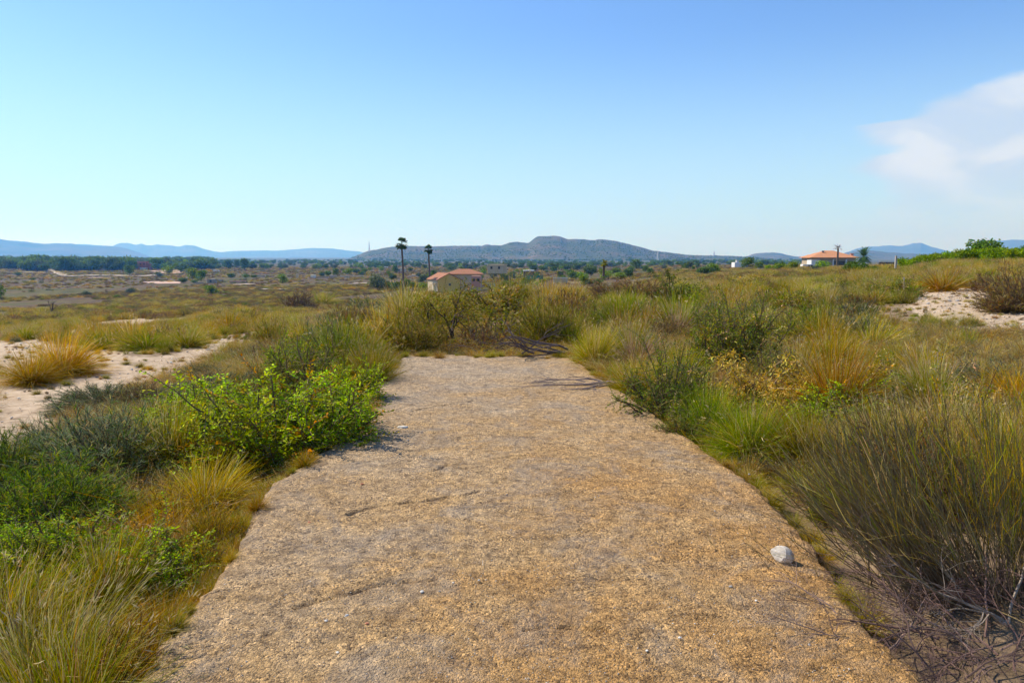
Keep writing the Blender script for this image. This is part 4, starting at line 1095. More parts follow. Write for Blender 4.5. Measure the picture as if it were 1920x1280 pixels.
rock('brick_fragment', 688, 1169, (.02, .015, .01), M_BRICK, 'orange brick crumb on the lower left of the slab', 8, cat='fragment')
rock('brick_fragment', 580, 979, (.02, .012, .01), M_BRICK, 'orange brick crumb on the slab below the shadow of the leafy bush', 9, cat='fragment')
for q, (px, py, s_, lb) in enumerate([(612, 1165, .017, 'white pebble left of the lower brick crumb'), (650, 1155, .018, 'greyish white pebble nearest the lower brick crumb'), (791, 1110, .018, 'white pebble at the right end of the middle slab crack'),
                                      (1275, 1196, .014, 'white pebble alone on the lower right of the slab'), (898, 1088, .012, 'whitish pebble below the small pale stick'), (1213, 1220, .012, 'tiny white pebble near the bottom of the slab'),
                                      (633, 1224, .014, 'white pebble low on the left of the slab'), (765, 826, .016, 'dark little stone below the flat white stone'), (1405, 890, .02, 'grey pebble on the right slab edge'),
                                      (1370, 1100, .016, 'grey pebble left of the fist-sized stone'), (1418, 1126, .012, 'small pale pebble below the fist-sized stone'), (1340, 958, .012, 'white grit pebble right of the short dark stick')]):
    rock('pebble', px, py, (s_ * 1.3, s_, s_ * .8), M_GREYST if 'grey ' in lb or 'dark' in lb else M_STONE, lb, 20 + q, rz=q, cat='pebble')
# ------------------------------------------------------------------ scatter: geometry nodes for what nobody could count
def gn_scatter(name, keys, pts, rot, scl, idx, label):
    """one object; keys: prototype names whose meshes are instanced on the points"""
    cl = bpy.data.collections.new(name + "_kinds")
    for i, k in enumerate(keys):
        if isinstance(k, str):
            ms = [me for _, me in PROTO[k]]
        else: ms = [k]
        if len(ms) == 1: me = ms[0]
        else:      # join stems and foliage into one mesh
            vs, fs4, fs3, cs, mi, off = [], [], [], [], [], 0
            me = join_meshes(f"{name}_kind_{i}", ms)
        o = bpy.data.objects.new(f"kind_{i:02d}", me); cl.objects.link(o)
    me = bpy.data.meshes.new(name); n = len(pts)
    me.vertices.add(n); me.vertices.foreach_set('co', np.asarray(pts, np.float32).ravel())
    for nm, ty, key, arr in (('rot', 'FLOAT_VECTOR', 'vector', rot), ('scl', 'FLOAT_VECTOR', 'vector', scl), ('kind', 'INT', 'value', idx)):
        a = me.attributes.new(nm, ty, 'POINT'); a.data.foreach_set(key, np.asarray(arr, np.int32 if ty == 'INT' else np.float32).ravel())
    ob = link(name, me)
    tree = bpy.data.node_groups.new(name, 'GeometryNodeTree')
    tree.interface.new_socket(name='Geometry', in_out='INPUT', socket_type='NodeSocketGeometry')
    tree.interface.new_socket(name='Geometry', in_out='OUTPUT', socket_type='NodeSocketGeometry')
    nn = tree.nodes.new; ll = tree.links.new
    gi, go = nn('NodeGroupInput'), nn('NodeGroupOutput')
    ci = nn('GeometryNodeCollectionInfo'); ci.inputs['Collection'].default_value = cl
    ci.inputs['Separate Children'].default_value = True; ci.inputs['Reset Children'].default_value = True
    ip = nn('GeometryNodeInstanceOnPoints'); ip.inputs['Pick Instance'].default_value = True
    def na(nm, ty):
        q = nn('GeometryNodeInputNamedAttribute'); q.data_type = ty; q.inputs['Name'].default_value = nm; return q.outputs['Attribute']
    er = nn('FunctionNodeEulerToRotation')
    ll(na('rot', 'FLOAT_VECTOR'), er.inputs[0]); ll(er.outputs[0], ip.inputs['Rotation'])
    ll(na('scl', 'FLOAT_VECTOR'), ip.inputs['Scale']); ll(na('kind', 'INT'), ip.inputs['Instance Index'])
    ll(gi.outputs[0], ip.inputs['Points']); ll(ci.outputs[0], ip.inputs['Instance']); ll(ip.outputs[0], go.inputs[0])
    md = ob.modifiers.new('scatter', 'NODES'); md.node_group = tree
    return tag(ob, label, kind='stuff')
def join_meshes(name, ms):
    V, C, F, MI, MT, off = [], [], {}, {}, [], 0
    for m_ in ms:
        n = len(m_.vertices); v = np.empty(n * 3, np.float32); m_.vertices.foreach_get('co', v)
        c = np.empty(n * 4, np.float32); m_.color_attributes['col'].data.foreach_get('color', c)
        lt = np.empty(len(m_.polygons), np.int32); m_.polygons.foreach_get('loop_total', lt)
        vi = np.empty(len(m_.loops), np.int32); m_.loops.foreach_get('vertex_index', vi)
        st = np.concatenate([[0], np.cumsum(lt)[:-1]])
        mt = m_.materials[0]
        if mt not in MT: MT.append(mt)
        for k in np.unique(lt):
            s_ = st[lt == k]; F.setdefault((int(k), MT.index(mt)), []).append(vi[s_[:, None] + np.arange(k)[None]] + off)
        V.append(v.reshape(-1, 3)); C.append(c.reshape(-1, 4)[:, :3]); off += n
    fs, mi = [], []
    for (k, q), l in F.items():
        a = np.concatenate(l); fs.append(a); mi.append(np.full(len(a), q))
    return mesh_from(name, np.concatenate(V), fs, np.concatenate(C), MT, False, np.concatenate(mi))

srng = np.random.default_rng(2024)
UX = np.array([u[0] for u in USED]); UY = np.array([u[1] for u in USED]); UR = np.array([u[2] for u in USED])
UP = np.array(USEDPX, float)
def in_front(x, y):
    """would hide a plant that the photograph shows whole"""
    z = tz(x, y); dep = y * math.cos(PITCH) + (EYE - z) * math.sin(PITCH)
    px = 960 + FPX * x / dep; py = 640 + FPX * ((EYE - z) * math.cos(PITCH) - y * math.sin(PITCH)) / dep
    r = np.zeros(len(x), bool)
    for a, b, w, h in UP: r |= (np.abs(px - a) < w * .45) & (py > b - 2) & (py < b + 26 + .35 * h)
    return r
def free(x, y, m=.55):
    d2 = (x[:, None] - UX[None]) ** 2 + (y[:, None] - UY[None]) ** 2
    return (d2 > (UR[None] * m) ** 2).all(1)
def polar_pts(n, d0, d1, b0=-44, b1=44):
    d = np.sqrt(srng.uniform(d0 * d0, d1 * d1, n)); b = np.radians(srng.uniform(b0, b1, n))
    return d * np.sin(b), d * np.cos(b), d, np.degrees(b)
def mixkinds(x, y, n, bands):
    """bands: list of (list of kind indices, probability function)"""
    w = np.stack([f(x, y) * np.ones(n) for _, f in bands], 1); w /= w.sum(1, keepdims=True)
    u = srng.uniform(0, 1, n); b = (u[:, None] > np.cumsum(w, 1)).sum(1).clip(0, len(bands) - 1)
    return np.array([bands[i][0][srng.integers(len(bands[i][0]))] for i in b])
def nf(sc, seed, lo=.47, hi=.57):
    return lambda x, y: sstep(lo, hi, fbm(x * sc, y * sc, seed, 3))

# near and middle scrub -----------------------------------------------------------
KM = [f'mid_{k}_{q}' for k in ('olive', 'straw', 'green', 'gold', 'rust', 'pink') for q in range(3)] + \
     [f'{k}_{q}' for k in ('greyfuzz', 'greenfuzz', 'brownfuzz', 'olivefuzz', 'leafolive', 'leafgreen') for q in range(3)]
def kk(*names): return [i for i, k in enumerate(KM) if k.rsplit('_', 1)[0] in names]
BANDS = [(kk('mid_olive'), lambda x, y: .55 + 0 * x), (kk('mid_straw'), lambda x, y: .08 + .8 * nf(.5, 201)(x, y)), (kk('mid_green'), lambda x, y: .10 + .6 * nf(.45, 202)(x, y)),
         (kk('mid_gold'), lambda x, y: .10 + .9 * nf(.4, 203)(x, y) + .4 * (x < -6)), (kk('mid_rust', 'mid_pink'), lambda x, y: .06 + .7 * nf(.5, 204, .55, .7)(x, y)),
         (kk('greyfuzz'), lambda x, y: .22 + .7 * nf(.6, 205, .5, .6)(x, y)), (kk('greenfuzz', 'leafgreen'), lambda x, y: .30 + .9 * nf(.6, 206, .48, .6)(x, y)),
         (kk('olivefuzz', 'leafolive'), lambda x, y: .65 + .9 * nf(.6, 207)(x, y)), (kk('brownfuzz'), lambda x, y: .15 + .9 * nf(.6, 208, .52, .64)(x, y))]
LBL = {'mid_olive': ('olive grass tussock', 'grass', 'grass_tussock'), 'mid_straw': ('straw-coloured grass tussock', 'grass', 'grass_tussock'), 'mid_green': ('green grass tussock', 'grass', 'grass_tussock'),
       'mid_gold': ('golden grass tussock', 'grass', 'grass_tussock'), 'mid_rust': ('rusty grass tussock', 'grass', 'grass_tussock'), 'mid_pink': ('pinkish dry grass tussock', 'grass', 'grass_tussock'),
       'greyfuzz': ('grey-green shrub', 'shrub', 'shrub'), 'greenfuzz': ('feathery green shrub', 'shrub', 'shrub'), 'brownfuzz': ('brown withered shrub', 'shrub', 'shrub'),
       'olivefuzz': ('olive shrub', 'shrub', 'shrub'), 'leafolive': ('olive leafy shrub', 'shrub', 'shrub'), 'leafgreen': ('green leafy shrub', 'shrub', 'shrub')}
def field(n, d0, d1, hs, b0=-44, b1=44):
    x, y, d, b = polar_pts(n, d0, d1, b0, b1)
    ok = ~on_slab(x, y, .12) & ~bare(x, y) & (y > .3)
    ok &= ~((x > .9) & (y < 4.6)) & ~((x > 1.5) & (d < 6.2) & (srng.uniform(0, 1, n) < .6))      # the broom bushes have this corner to themselves
    ok &= free(x, y, .75) | (d > 14)
    if hs: ok &= ~in_front(x, y)
    x, y, d, b = x[ok], y[ok], d[ok], b[ok]
    return x, y, d, b
# 1. individuals of the middle distance, right and beyond the slab
x, y, d, b = field(1500, 4.5, 24, 1)
ok = free(x, y, .8)
x, y, d, b = x[ok], y[ok], d[ok], b[ok]
# keep a minimum spacing
keep = []
for i in range(len(x)):
    if all((x[i] - x[j]) ** 2 + (y[i] - y[j]) ** 2 > (.26 + .028 * d[i]) ** 2 for j in keep): keep.append(i)
x, y, d, b = x[keep][:290], y[keep][:290], d[keep][:290], b[keep][:290]
kd = mixkinds(x, y, len(x), BANDS)
def height_at(x, y, d, b):
    h = .22 + .55 * sstep(.3, .7, fbm(x * .8, y * .8, 210, 3)) + .014 * np.clip(d, 0, 22)
    h = h * np.where(b < -14, .62, 1.0)
    # lower plants just right of the slab so the rubble patch behind stays in view
    h = h * (1 - .62 * sstep(23, 28, b) * sstep(6, 12, d) * (1 - sstep(26, 34, d)))
    h = h * (1 - .5 * (1 - sstep(-30, -16, b)) * sstep(4, 7, d) * (1 - sstep(14, 20, d)))
    return h
hh = height_at(x, y, d, b) * np.clip(np.exp(srng.normal(.05, .22, len(x))), .6, 1.25)
def where(px, d, side):
    if side < 0: a = 'at the left slab edge' if side > -.8 else 'left of the slab'
    elif side > 0: a = 'at the right slab edge' if side < .8 else 'right of the slab'
    else: a = 'beyond the slab end'
    if side < 0:
        if d > 17: a = 'on the far left slope'
        elif d > 10: a = 'left of the slab end'
    else:
        if px < 760: c = 'below the tall palm'
        elif px < 900: c = 'below the yellow house'
        elif px < 1060: c = 'below the hill summit'
        elif px < 1240: c = 'below the yucca-like palm'
        elif px < 1400: c = 'below the white pylon'
        elif px < 1640: c = 'below the tiled villa'
        elif px < 1760: c = 'below the bushy palm'
        else: c = 'near the right photo edge'
        if side == 0 or d > 12: a = c + (', far' if d > 19 else ', mid-field' if d > 15 else ', near the slab end' if side == 0 else ', nearer')
        else: a = a + ', ' + c
    return a
rows = []
for i in range(len(x)):
    key = KM[kd[i]]; fam = key.rsplit('_', 1)[0]; ds, ct, nm = LBL[fam]
    l_, r_2 = float(slab_l(min(y[i], Y1))), float(slab_r(min(y[i], Y1)))
    side = 0 if (y[i] > Y1 and l_ - 1 < x[i] < r_2 + 1.5) else (x[i] - r_2 if x[i] > r_2 else x[i] - l_)
    if side == 0 and y[i] < Y1: side = .1
    sz_ = 'tall ' if hh[i] > .85 else 'low ' if hh[i] < .5 else ''
    rows.append([f'{sz_}{ds} {where(960 + FPX * x[i] / y[i], d[i], side)}', i])
grp = {}
for lb, i in rows: grp.setdefault(lb, []).append(i)
ORD = {2: ['left one of two', 'right one of two'], 3: ['left one of three', 'middle one of three', 'right one of three'], 4: ['leftmost of four', 'second from left of four', 'third from left of four', 'rightmost of four']}
for lb, ids in grp.items():
    ids.sort(key=lambda i: x[i] / y[i])
    for q, i in enumerate(ids):
        key = KM[kd[i]]; ds, ct, nm = LBL[key.rsplit('_', 1)[0]]
        full = lb if True else f'{lb}, {ORD[len(ids)][q]}'
        w = hh[i] * srng.uniform(.55, .85) * (.95 if nm == 'grass_tussock' else 1.5)
        if d[i] < 12 and key.rsplit('_', 1)[0] in ('greyfuzz', 'olivefuzz', 'brownfuzz'): key = 'near_' + key[:-1] + str(int(key[-1]) % 2)
        if d[i] < 12 and key.startswith('mid_'): key = {'olive': 'near_olive', 'straw': 'near_straw', 'green': 'near_green', 'gold': 'near_gold', 'rust': 'near_rust', 'pink': 'near_pink'}[key.split('_')[1]] + key[-2:]
        put(key, nm, (x[i], y[i], float(tz(x[i], y[i])) - .02), w, hh[i], srng.uniform(0, 6.28), 0, full, ct, f'{ds}s in the scrub around the slab')
# 2. everything between and behind them
def scat(name, keys, x, y, h, wr, kd, label, sink=.02):
    n = len(x)
    z = tz(x, y) - sink
    rot = np.stack([srng.normal(0, .08, n), srng.normal(0, .08, n), srng.uniform(0, 6.28, n)], 1)
    w = h * wr
    gn_scatter(name, keys, np.stack([x, y, z], 1), rot, np.stack([w, w, h], 1), kd, label)
X, Y, D_, B_2 = field(12500, 3.0, 26, 0); INF = in_front(X, Y)
ok = srng.uniform(0, 1, len(X)) < np.where(B_2 < -16, np.where(D_ < 12, .75, .95), 1.0) * (.25 + .75 * sstep(.36, .50, fbm(X * .7, Y * .7, 215, 3)))
X, Y, D_, B_2, INF = X[ok], Y[ok], D_[ok], B_2[ok], INF[ok]
H = height_at(X, Y, D_, B_2) * np.exp(srng.normal(-.5, .35, len(X)))
H = np.where(INF, np.minimum(H * .5, .18), H)
scat('scrub', KM, X, Y, H, srng.uniform(.5, .9, len(X)), mixkinds(X, Y, len(X), BANDS), 'dense low scrub of olive, straw and green grasses around and behind the slab')
X, Y, D_, B_2 = field(13000, 26, 75, 0)
ok = (srng.uniform(0, 1, len(X)) < (.30 + .70 * sstep(.38, .52, fbm(X * .12, Y * .12, 216, 3))))
X, Y, D_, B_2 = X[ok], Y[ok], D_[ok], B_2[ok]
H = (.35 + .35 * fbm(X * .2, Y * .2, 217, 3)) * srng.uniform(.7, 1.3, len(X)) * np.where(B_2 < -14, .85, 1.05)
scat('scrub', KM, X, Y, H, srng.uniform(.8, 1.3, len(X)), mixkinds(X, Y, len(X), BANDS), 'olive and golden scrub thinning out towards the valley')
# 3. litter of dry grass and small sprigs at the feet of the plants
X, Y, D_, B_2 = field(8500, 1.2, 15, 0)
X2, Y2, _, _ = polar_pts(2600, 6, 36)
ok = bare(X2, Y2) ; X2, Y2 = X2[ok], Y2[ok]
ok = free(X, Y, .2); X, Y = X[ok], Y[ok]
LK = ['mid_straw_0', 'mid_rust_1', 'mid_olive_2', 'mid_gold_0', 'mid_pink_2', 'brownfuzz_0']
scat('dry_grass', LK, X, Y, srng.uniform(.10, .24, len(X)), srng.uniform(.7, 1.4, len(X)), srng.integers(0, 6, len(X)), 'short dry grass and litter on the ground between the shrubs')
scat('dry_grass', LK, X2, Y2, srng.uniform(.04, .12, len(X2)), srng.uniform(.8, 1.6, len(X2)), srng.integers(0, 6, len(X2)), 'sparse withered sprigs on the bare pale soil')

X, Y, D_, _ = field(3200, 2.0, 17, 0); hT = srng.uniform(.16, .42, len(X))
scat('dry_grass', [f'tangle_{q}' for q in range(3)], X, Y, hT, srng.uniform(.8, 1.3, len(X)), srng.integers(0, 3, len(X)), 'tangled bent and broken dry stems through the scrub')
# grass and litter creeping over the slab edges
n = 1300; yy = srng.uniform(1.8, Y1, n); lf = srng.uniform(0, 1, n) < .72
xx = np.where(lf, slab_l(yy) + srng.normal(-.06, .045, n), slab_r(yy) + srng.normal(.06, .04, n))
ne = 260; xe = srng.uniform(float(slab_l(Y1)), float(slab_r(Y1)), ne); xx = np.concatenate([xx, xe]); yy = np.concatenate([yy, Y1 + srng.normal(.05, .12, ne)]); n += ne
zz = np.where(on_slab(xx, yy), -.01, np.maximum(tz(xx, yy), -.13))
ok = srng.uniform(0, 1, n) < .15 + .85 * sstep(.42, .6, fbm(yy * 1.6, xx * .3, 217, 3)); ok &= ~((xx > .5) & (yy < 3.2)); xx, yy, zz = xx[ok], yy[ok], zz[ok]; n = len(xx)
hE = srng.uniform(.04, .14, n); wE = hE * srng.uniform(.8, 1.5, n)
gn_scatter('dry_grass', LK, np.stack([xx, yy, zz], 1), np.stack([srng.normal(0, .2, n), srng.normal(0, .2, n), srng.uniform(0, 6.28, n)], 1), np.stack([wE, wE, hE], 1), srng.choice([2, 3, 0, 5, 1], n, p=[.45, .3, .1, .05, .1]), 'tufts and litter creeping over the edges of the slab')
# small stones: grit on the slab, rubble on the bare patches
def stone_mesh(name, seed, mat):
    import bmesh
    bm = bmesh.new(); bmesh.ops.create_icosphere(bm, subdivisions=1, radius=.5)
    rg = np.random.default_rng(seed)
    for v in bm.verts: v.co = v.co * float(rg.uniform(.7, 1.15)); v.co.z *= .65
    me = bpy.data.meshes.new(name); bm.to_mesh(me); bm.free(); me.materials.append(mat); return me
M_TANST = mat_plain("tan_stone", (.42, .31, .19), .9, .3, 30)
SK = [stone_mesh('grit_kind', 400, M_TANST), stone_mesh('grit_kind', 401, M_GREYST), stone_mesh('grit_kind', 402, M_TANST), stone_mesh('grit_kind', 403, M_STONE), stone_mesh('grit_kind', 404, M_TANST)]
n = 26000
yy = 2.2 + (Y1 - 2.2) * srng.uniform(0, 1, n) ** 1.9; uu = srng.uniform(0.01, .99, n)
xx = slab_l(yy) * (1 - uu) + slab_r(yy) * uu
ok = srng.uniform(0, 1, n) < .25 + .75 * sstep(.4, .6, fbm(xx * 2.5, yy * 2.5, 421, 3)); xx, yy = xx[ok], yy[ok]; n = len(xx)
sz = srng.uniform(.0035, .009, n) * np.where(srng.uniform(0, 1, n) > .985, 1.7, 1)
kdn = srng.choice(5, n, p=[.34, .2, .22, .04, .2])
zz = (fbm(xx * 1.1, yy * 1.1, 61, 3) - .5) * .018 + (fbm(xx * 9, yy * 9, 62, 3) - .5) * .007
gn_scatter('grit', SK, np.stack([xx, yy, zz], 1), srng.uniform(0, 6.28, (n, 3)) * np.array([.1, .1, 1]), np.stack([sz, sz * srng.uniform(.7, 1, n), sz], 1), kdn, 'loose grit and small aggregate lying on the slab')
X, Y, D_, _ = polar_pts(16000, 6, 34, -44, 44); ok = bare(X, Y); X, Y, D_ = X[ok], Y[ok], D_[ok]; n = len(X)
sz = srng.uniform(.02, .07, n) * np.where(srng.uniform(0, 1, n) > .94, 2.2, 1)
right = X > 0; keepm = right | (srng.uniform(0, 1, n) < .25); X, Y, sz = X[keepm], Y[keepm], sz[keepm]; n = len(X)
gn_scatter('rubble', SK, np.stack([X, Y, tz(X, Y)], 1), srng.uniform(0, 6.28, (n, 3)) * np.array([.1, .1, 1]), np.stack([sz, sz, sz * .7], 1), srng.choice(5, n, p=[.25, .2, .15, .2, .2]), 'stones and crumbs scattered over the bare pale soil')

# ------------------------------------------------------------------ trees
def tree_meshes(seed, pal, crown=(.5, .5, .38), cz=.50, n=900, leaf=.085, lumps=9, trunk=(.10, .075, .05), th=.35):
    rg = np.random.default_rng(seed); g = Geo()
    f = rg.uniform(0, 6.28, lumps); rr = rg.uniform(.1, .3, lumps)
    C = np.stack([np.cos(f) * rr, np.sin(f) * rr, cz + rg.uniform(-.24, .24, lumps)], 1); S = rg.uniform(.19, .28, lumps)
    i = rg.integers(0, lumps, n); v = unit(rg.normal(0, 1, (n, 3))); rad = S[i] * rg.uniform(.55, 1.05, n)
    p = C[i] + v * rad[:, None] * np.array([1, 1, .85])
    p[:, 2] = np.maximum(p[:, 2], .06)
    c0, c1 = pick(rg, n, pal)
    g.leaves(p, unit(rg.normal(0, 1, (n, 3))), unit(v + rg.normal(0, .4, (n, 3))), rg.uniform(.6, 1.3, n) * leaf, np.full(n, leaf * .7), (c0 + c1) * .5)
    t = Geo(); br = branches(rg, (0, 0, -.03), (rg.normal(0, .08), rg.normal(0, .08), 1), th + .12, .032, 1, 6, 5, .6, -.1, .08, .75)
    t.tubes(np.array([q for q, _ in br]), np.array([q for _, q in br]), trunk, None, 5)
    return [('trunk', t.mesh('trunk', [M_WOOD]), M_WOOD), ('crown', g.mesh('crown', [M_LEAF]), M_LEAF)]
P_PINE = P_((4, (1, (.06, .095, .028), (.15, .22, .055))), (2, (1, (.09, .13, .035), (.22, .30, .07))))
P_BRT = P_((3, (1, (.08, .13, .02), (.18, .27, .04))), (1.3, LIME))
P_OLV = P_((3, (1, (.06, .08, .035), (.14, .165, .08))), (1, GREY))
for q in range(4): PROTO[f'pine_{q}'] = [(a, b) for a, b, c in tree_meshes(500 + q, P_PINE, n=1300, th=.3)]
for q in range(3): PROTO[f'bright_{q}'] = [(a, b) for a, b, c in tree_meshes(510 + q, P_BRT, n=1000, cz=.48, th=.25)]
for q in range(3): PROTO[f'olivetree_{q}'] = [(a, b) for a, b, c in tree_meshes(520 + q, P_OLV, n=1000, cz=.46, th=.22)]
tn = random.Random(9)
def tree(kind, px, base, w, h, label, group=None, name='tree'):
    x, y, z = hit(px, base); dep = y
    k = f'{kind}_{tn.randrange(3)}'
    put(k, name, (x, y, z - .1), w * 1.12 / FPX * dep, h * 1.08 / FPX * dep, tn.uniform(0, 6.28), 0, label, 'tree' if name != 'bush' else 'bush', group)
TR = [('pine', 243, 517, 20, 22, 'dark round tree just left of the red house'), ('pine', 366, 503, 14, 22, 'tall narrow dark tree, highest of the clump left of the middle'), ('pine', 397, 504, 30, 21, 'broad flat-topped pine beside the tall narrow tree'),
      ('pine', 428, 505, 17, 20, 'round dark pine, first of the row right of the flat-topped one'), ('pine', 444, 503, 13, 18, 'small round dark pine, second of the row of pines'), ('pine', 459, 506, 18, 23, 'largest round dark pine of the row of pines'),
      ('pine', 474, 504, 12, 15, 'smallest pine at the right end of the row of pines'), ('pine', 340, 511, 24, 19, 'dark round tree left of the bright umbrella tree'), ('bright', 360, 525, 24, 26, 'bright green round tree in front of the ruined walls'),
      ('bright', 377, 527, 20, 23, 'mid green tree touching the bright round tree on its right'), ('pine', 345, 531, 18, 14, 'small dark bush-like tree left of the bright round tree'), ('pine', 363, 531, 16, 9, 'low dark bush at the foot of the bright round tree'),
      ('bright', 316, 516, 20, 20, 'yellowish green tree between the red house and the bright tree'), ('olivetree', 298, 520, 18, 12, 'low grey tree at the end of the dirt yard by the red house'), ('pine', 434, 521, 18, 9, 'dark bush beside the parked dark vehicle'),
      ('pine', 461, 521, 15, 8, 'left one of two dark low bushes on the valley floor'), ('pine', 476, 521, 13, 8, 'right one of two dark low bushes on the valley floor'), ('bright', 530, 531, 20, 20, 'single round green tree on the brown valley floor'),
      ('bright', 395, 552, 28, 20, 'grey-green bush on the near slope below the ruined walls'), ('olivetree', 245, 550, 18, 17, 'small olive bush on the slope below the dark round tree'), ('olivetree', 164, 556, 24, 13, 'pale green bush near the dark little one on the open slope'),
      ('pine', 220, 559, 15, 9, 'dark little bush on the open slope at left'), ('pine', 35, 517, 11, 9, 'dark bush alone in the valley field at far left'), ('pine', 61, 526, 10, 6, 'tiny dark bush in the brown field at far left'),
      ('bright', -4, 562, 34, 34, 'green tree cut by the left edge of the photo'), ('pine', 605, 519, 14, 13, 'dark tree by the small pale buildings, left one of a trio'), ('pine', 616, 518, 12, 14, 'dark tree by the small pale buildings, middle of a trio'),
      ('pine', 629, 517, 14, 15, 'dark tree by the small pale buildings, right one of a trio'), ('bright', 655, 514, 18, 13, 'green tree in front of the hill left of the palms'), ('pine', 668, 513, 16, 13, 'dark tree beside the green one in front of the hill'),
      ('pine', 682, 512, 14, 12, 'dark tree nearest the tall palm on its left side'), ('pine', 741, 512, 13, 17, 'dark tree just left of the tall palm trunk'), ('pine', 768, 509, 13, 10, 'dark small tree between the two palms'), ('pine', 845, 507, 20, 10, 'dark flat tree behind the hipped roof'),
      ('olivetree', 880, 508, 13, 14, 'small tree beside the ridge of the hipped roof'), ('bright', 907, 512, 14, 15, 'light green tree left of the cream building'), ('pine', 1000, 508, 22, 14, 'dark tree at the left end of the orchard row'), ('pine', 1020, 508, 18, 14, 'second dark tree of the orchard row'),
      ('pine', 1040, 508, 22, 15, 'third dark tree of the orchard row'), ('pine', 1062, 507, 22, 14, 'fourth dark tree of the orchard row'), ('pine', 1083, 507, 20, 13, 'fifth dark tree of the orchard row'),
      ('pine', 1108, 518, 26, 27, 'large dark green tree right of the orchard row'), ('pine', 1192, 505, 24, 20, 'dark round tree below the white pylon base, left'), ('pine', 1229, 494, 18, 9, 'small dark tree at the foot of the white pylon'),
      ('pine', 1181, 490, 10, 8, 'tiny dark tree on the hillside left of the pylon'), ('pine', 1401, 505, 26, 25, 'round dark tree by the white farm building'), ('pine', 1424, 506, 18, 16, 'lower dark tree right of the round one by the white building'),
      ('bright', 1462, 508, 26, 18, 'green bush behind the cream wall, left one'), ('bright', 1485, 508, 26, 20, 'green bush behind the cream wall, middle one'), ('bright', 1443, 507, 20, 12, 'green bush behind the cream wall, leftmost and low'),
      ('bright', 1541, 506, 30, 20, 'green bush in front of the tiled roof house'), ('olivetree', 1526, 508, 22, 12, 'grey-green low bush at the left corner of the tiled roof house'), ('pine', 1594, 516, 34, 30, 'dark green bush at the right corner of the tiled roof house'), ('pine', 1614, 514, 30, 24, 'dark bush hiding the trunk of the bushy palm'), ('pine', 1638, 512, 22, 20, 'dark tree right of the bushy palm'), ('pine', 1660, 508, 16, 12, 'dark tree behind the pale gatepost')]
for t in TR: tree(*t)
# hedge-like rows are single plants in a line
for q, px in enumerate((722, 736, 750, 763, 775)):
    tree('pine', px, 541, 18, 14, 'dark clipped hedge bush at the foot of the tall palm', 'hedge bushes at the foot of the tall palm', 'bush')
tree('bright', 793, 542, 20, 14, 'lime green bush left of the yellow house', None, 'bush')
tree('bright', 806, 524, 16, 16, 'yellow-green bush at the foot of the shorter palm', None, 'bush')
tree('olivetree', 710, 542, 46, 32, 'brownish green airy tree on the crest left of the tall palm')
for q, px in enumerate((1075, 1090, 1140, 1160)):
    tree('bright', px, 524, 26, 16, 'bright green low bush in the orchard', 'bright green low bushes in the orchard', 'bush')
# the belt of trees and bushes around the houses in the centre
bl = {}
for q in range(120):
    b_ = math.radians(tn.uniform(-14, 20)); dd = 235 + 480 * tn.random() ** 1.4; x, y = dd * math.sin(b_), dd * math.cos(b_); px = 960 + FPX * math.tan(b_)
    if px < 700 and dd < 500: continue
    if 795 < px < 905 and dd < 260: continue
    if px > 1340: continue
    h = tn.uniform(2.2, 5.2); k_ = tn.choice(['pine', 'pine', 'bright', 'olivetree']); w = h * tn.uniform(1.0, 1.7)
    col_ = {'pine': 'dark green', 'bright': 'fresh green', 'olivetree': 'grey-green'}[k_]
    zone = ('far ' if dd > 420 else 'near ') + 'part left of the yellow house' if px < 760 else 'left of the yellow house' if px < 800 else 'behind the yellow house' if px < 930 else 'below the hill summit' if px < 1100 else 'right of the large dark tree' if px < 1240 else 'below the right flank of the hill'
    lb = f'{col_} {"low" if h < 3.4 else "taller"} tree in the belt {zone}'
    put(f'{k_}_{tn.randrange(3)}', 'tree', (x, y, float(tz(x, y)) - .1), w, h, tn.uniform(0, 6.28), 0, lb, 'tree', 'small trees in the belt below the long hill')
# rounded tree and the green line of shrubs on the rise to the right
def at_tree(kind, px, dist, wpx, top, label, group=None, name='tree', wide=1.0):
    x, y, z = at(px, dist); h = zof(top, dist) - z
    put(f'{kind}_{tn.randrange(3)}', name, (x, y, z - .05), wpx / FPX * dist * 1.12, h * 1.08, tn.uniform(0, 6.28), 0, label, 'tree' if name == 'tree' else 'bush', group)
at_tree('pine', 1828, 72, 66, 446, 'domed dark green tree rising above the green shrubs at upper right')
GL = 'green shrub in the row along the rise at the right'
for q in range(44):
    px = 1690 + q * 7.2 + tn.uniform(-3, 3); top = np.interp(px, [1680, 1700, 1740, 1780, 1830, 1900, 2000], [489, 485, 478, 470, 466, 465, 465]) - 5 + tn.uniform(-4, 5)
    at_tree('bright', px, 66 + tn.uniform(-6, 6), 26 + tn.uniform(-4, 6), top, GL, 'green shrubs along the rise at the right', 'bush')
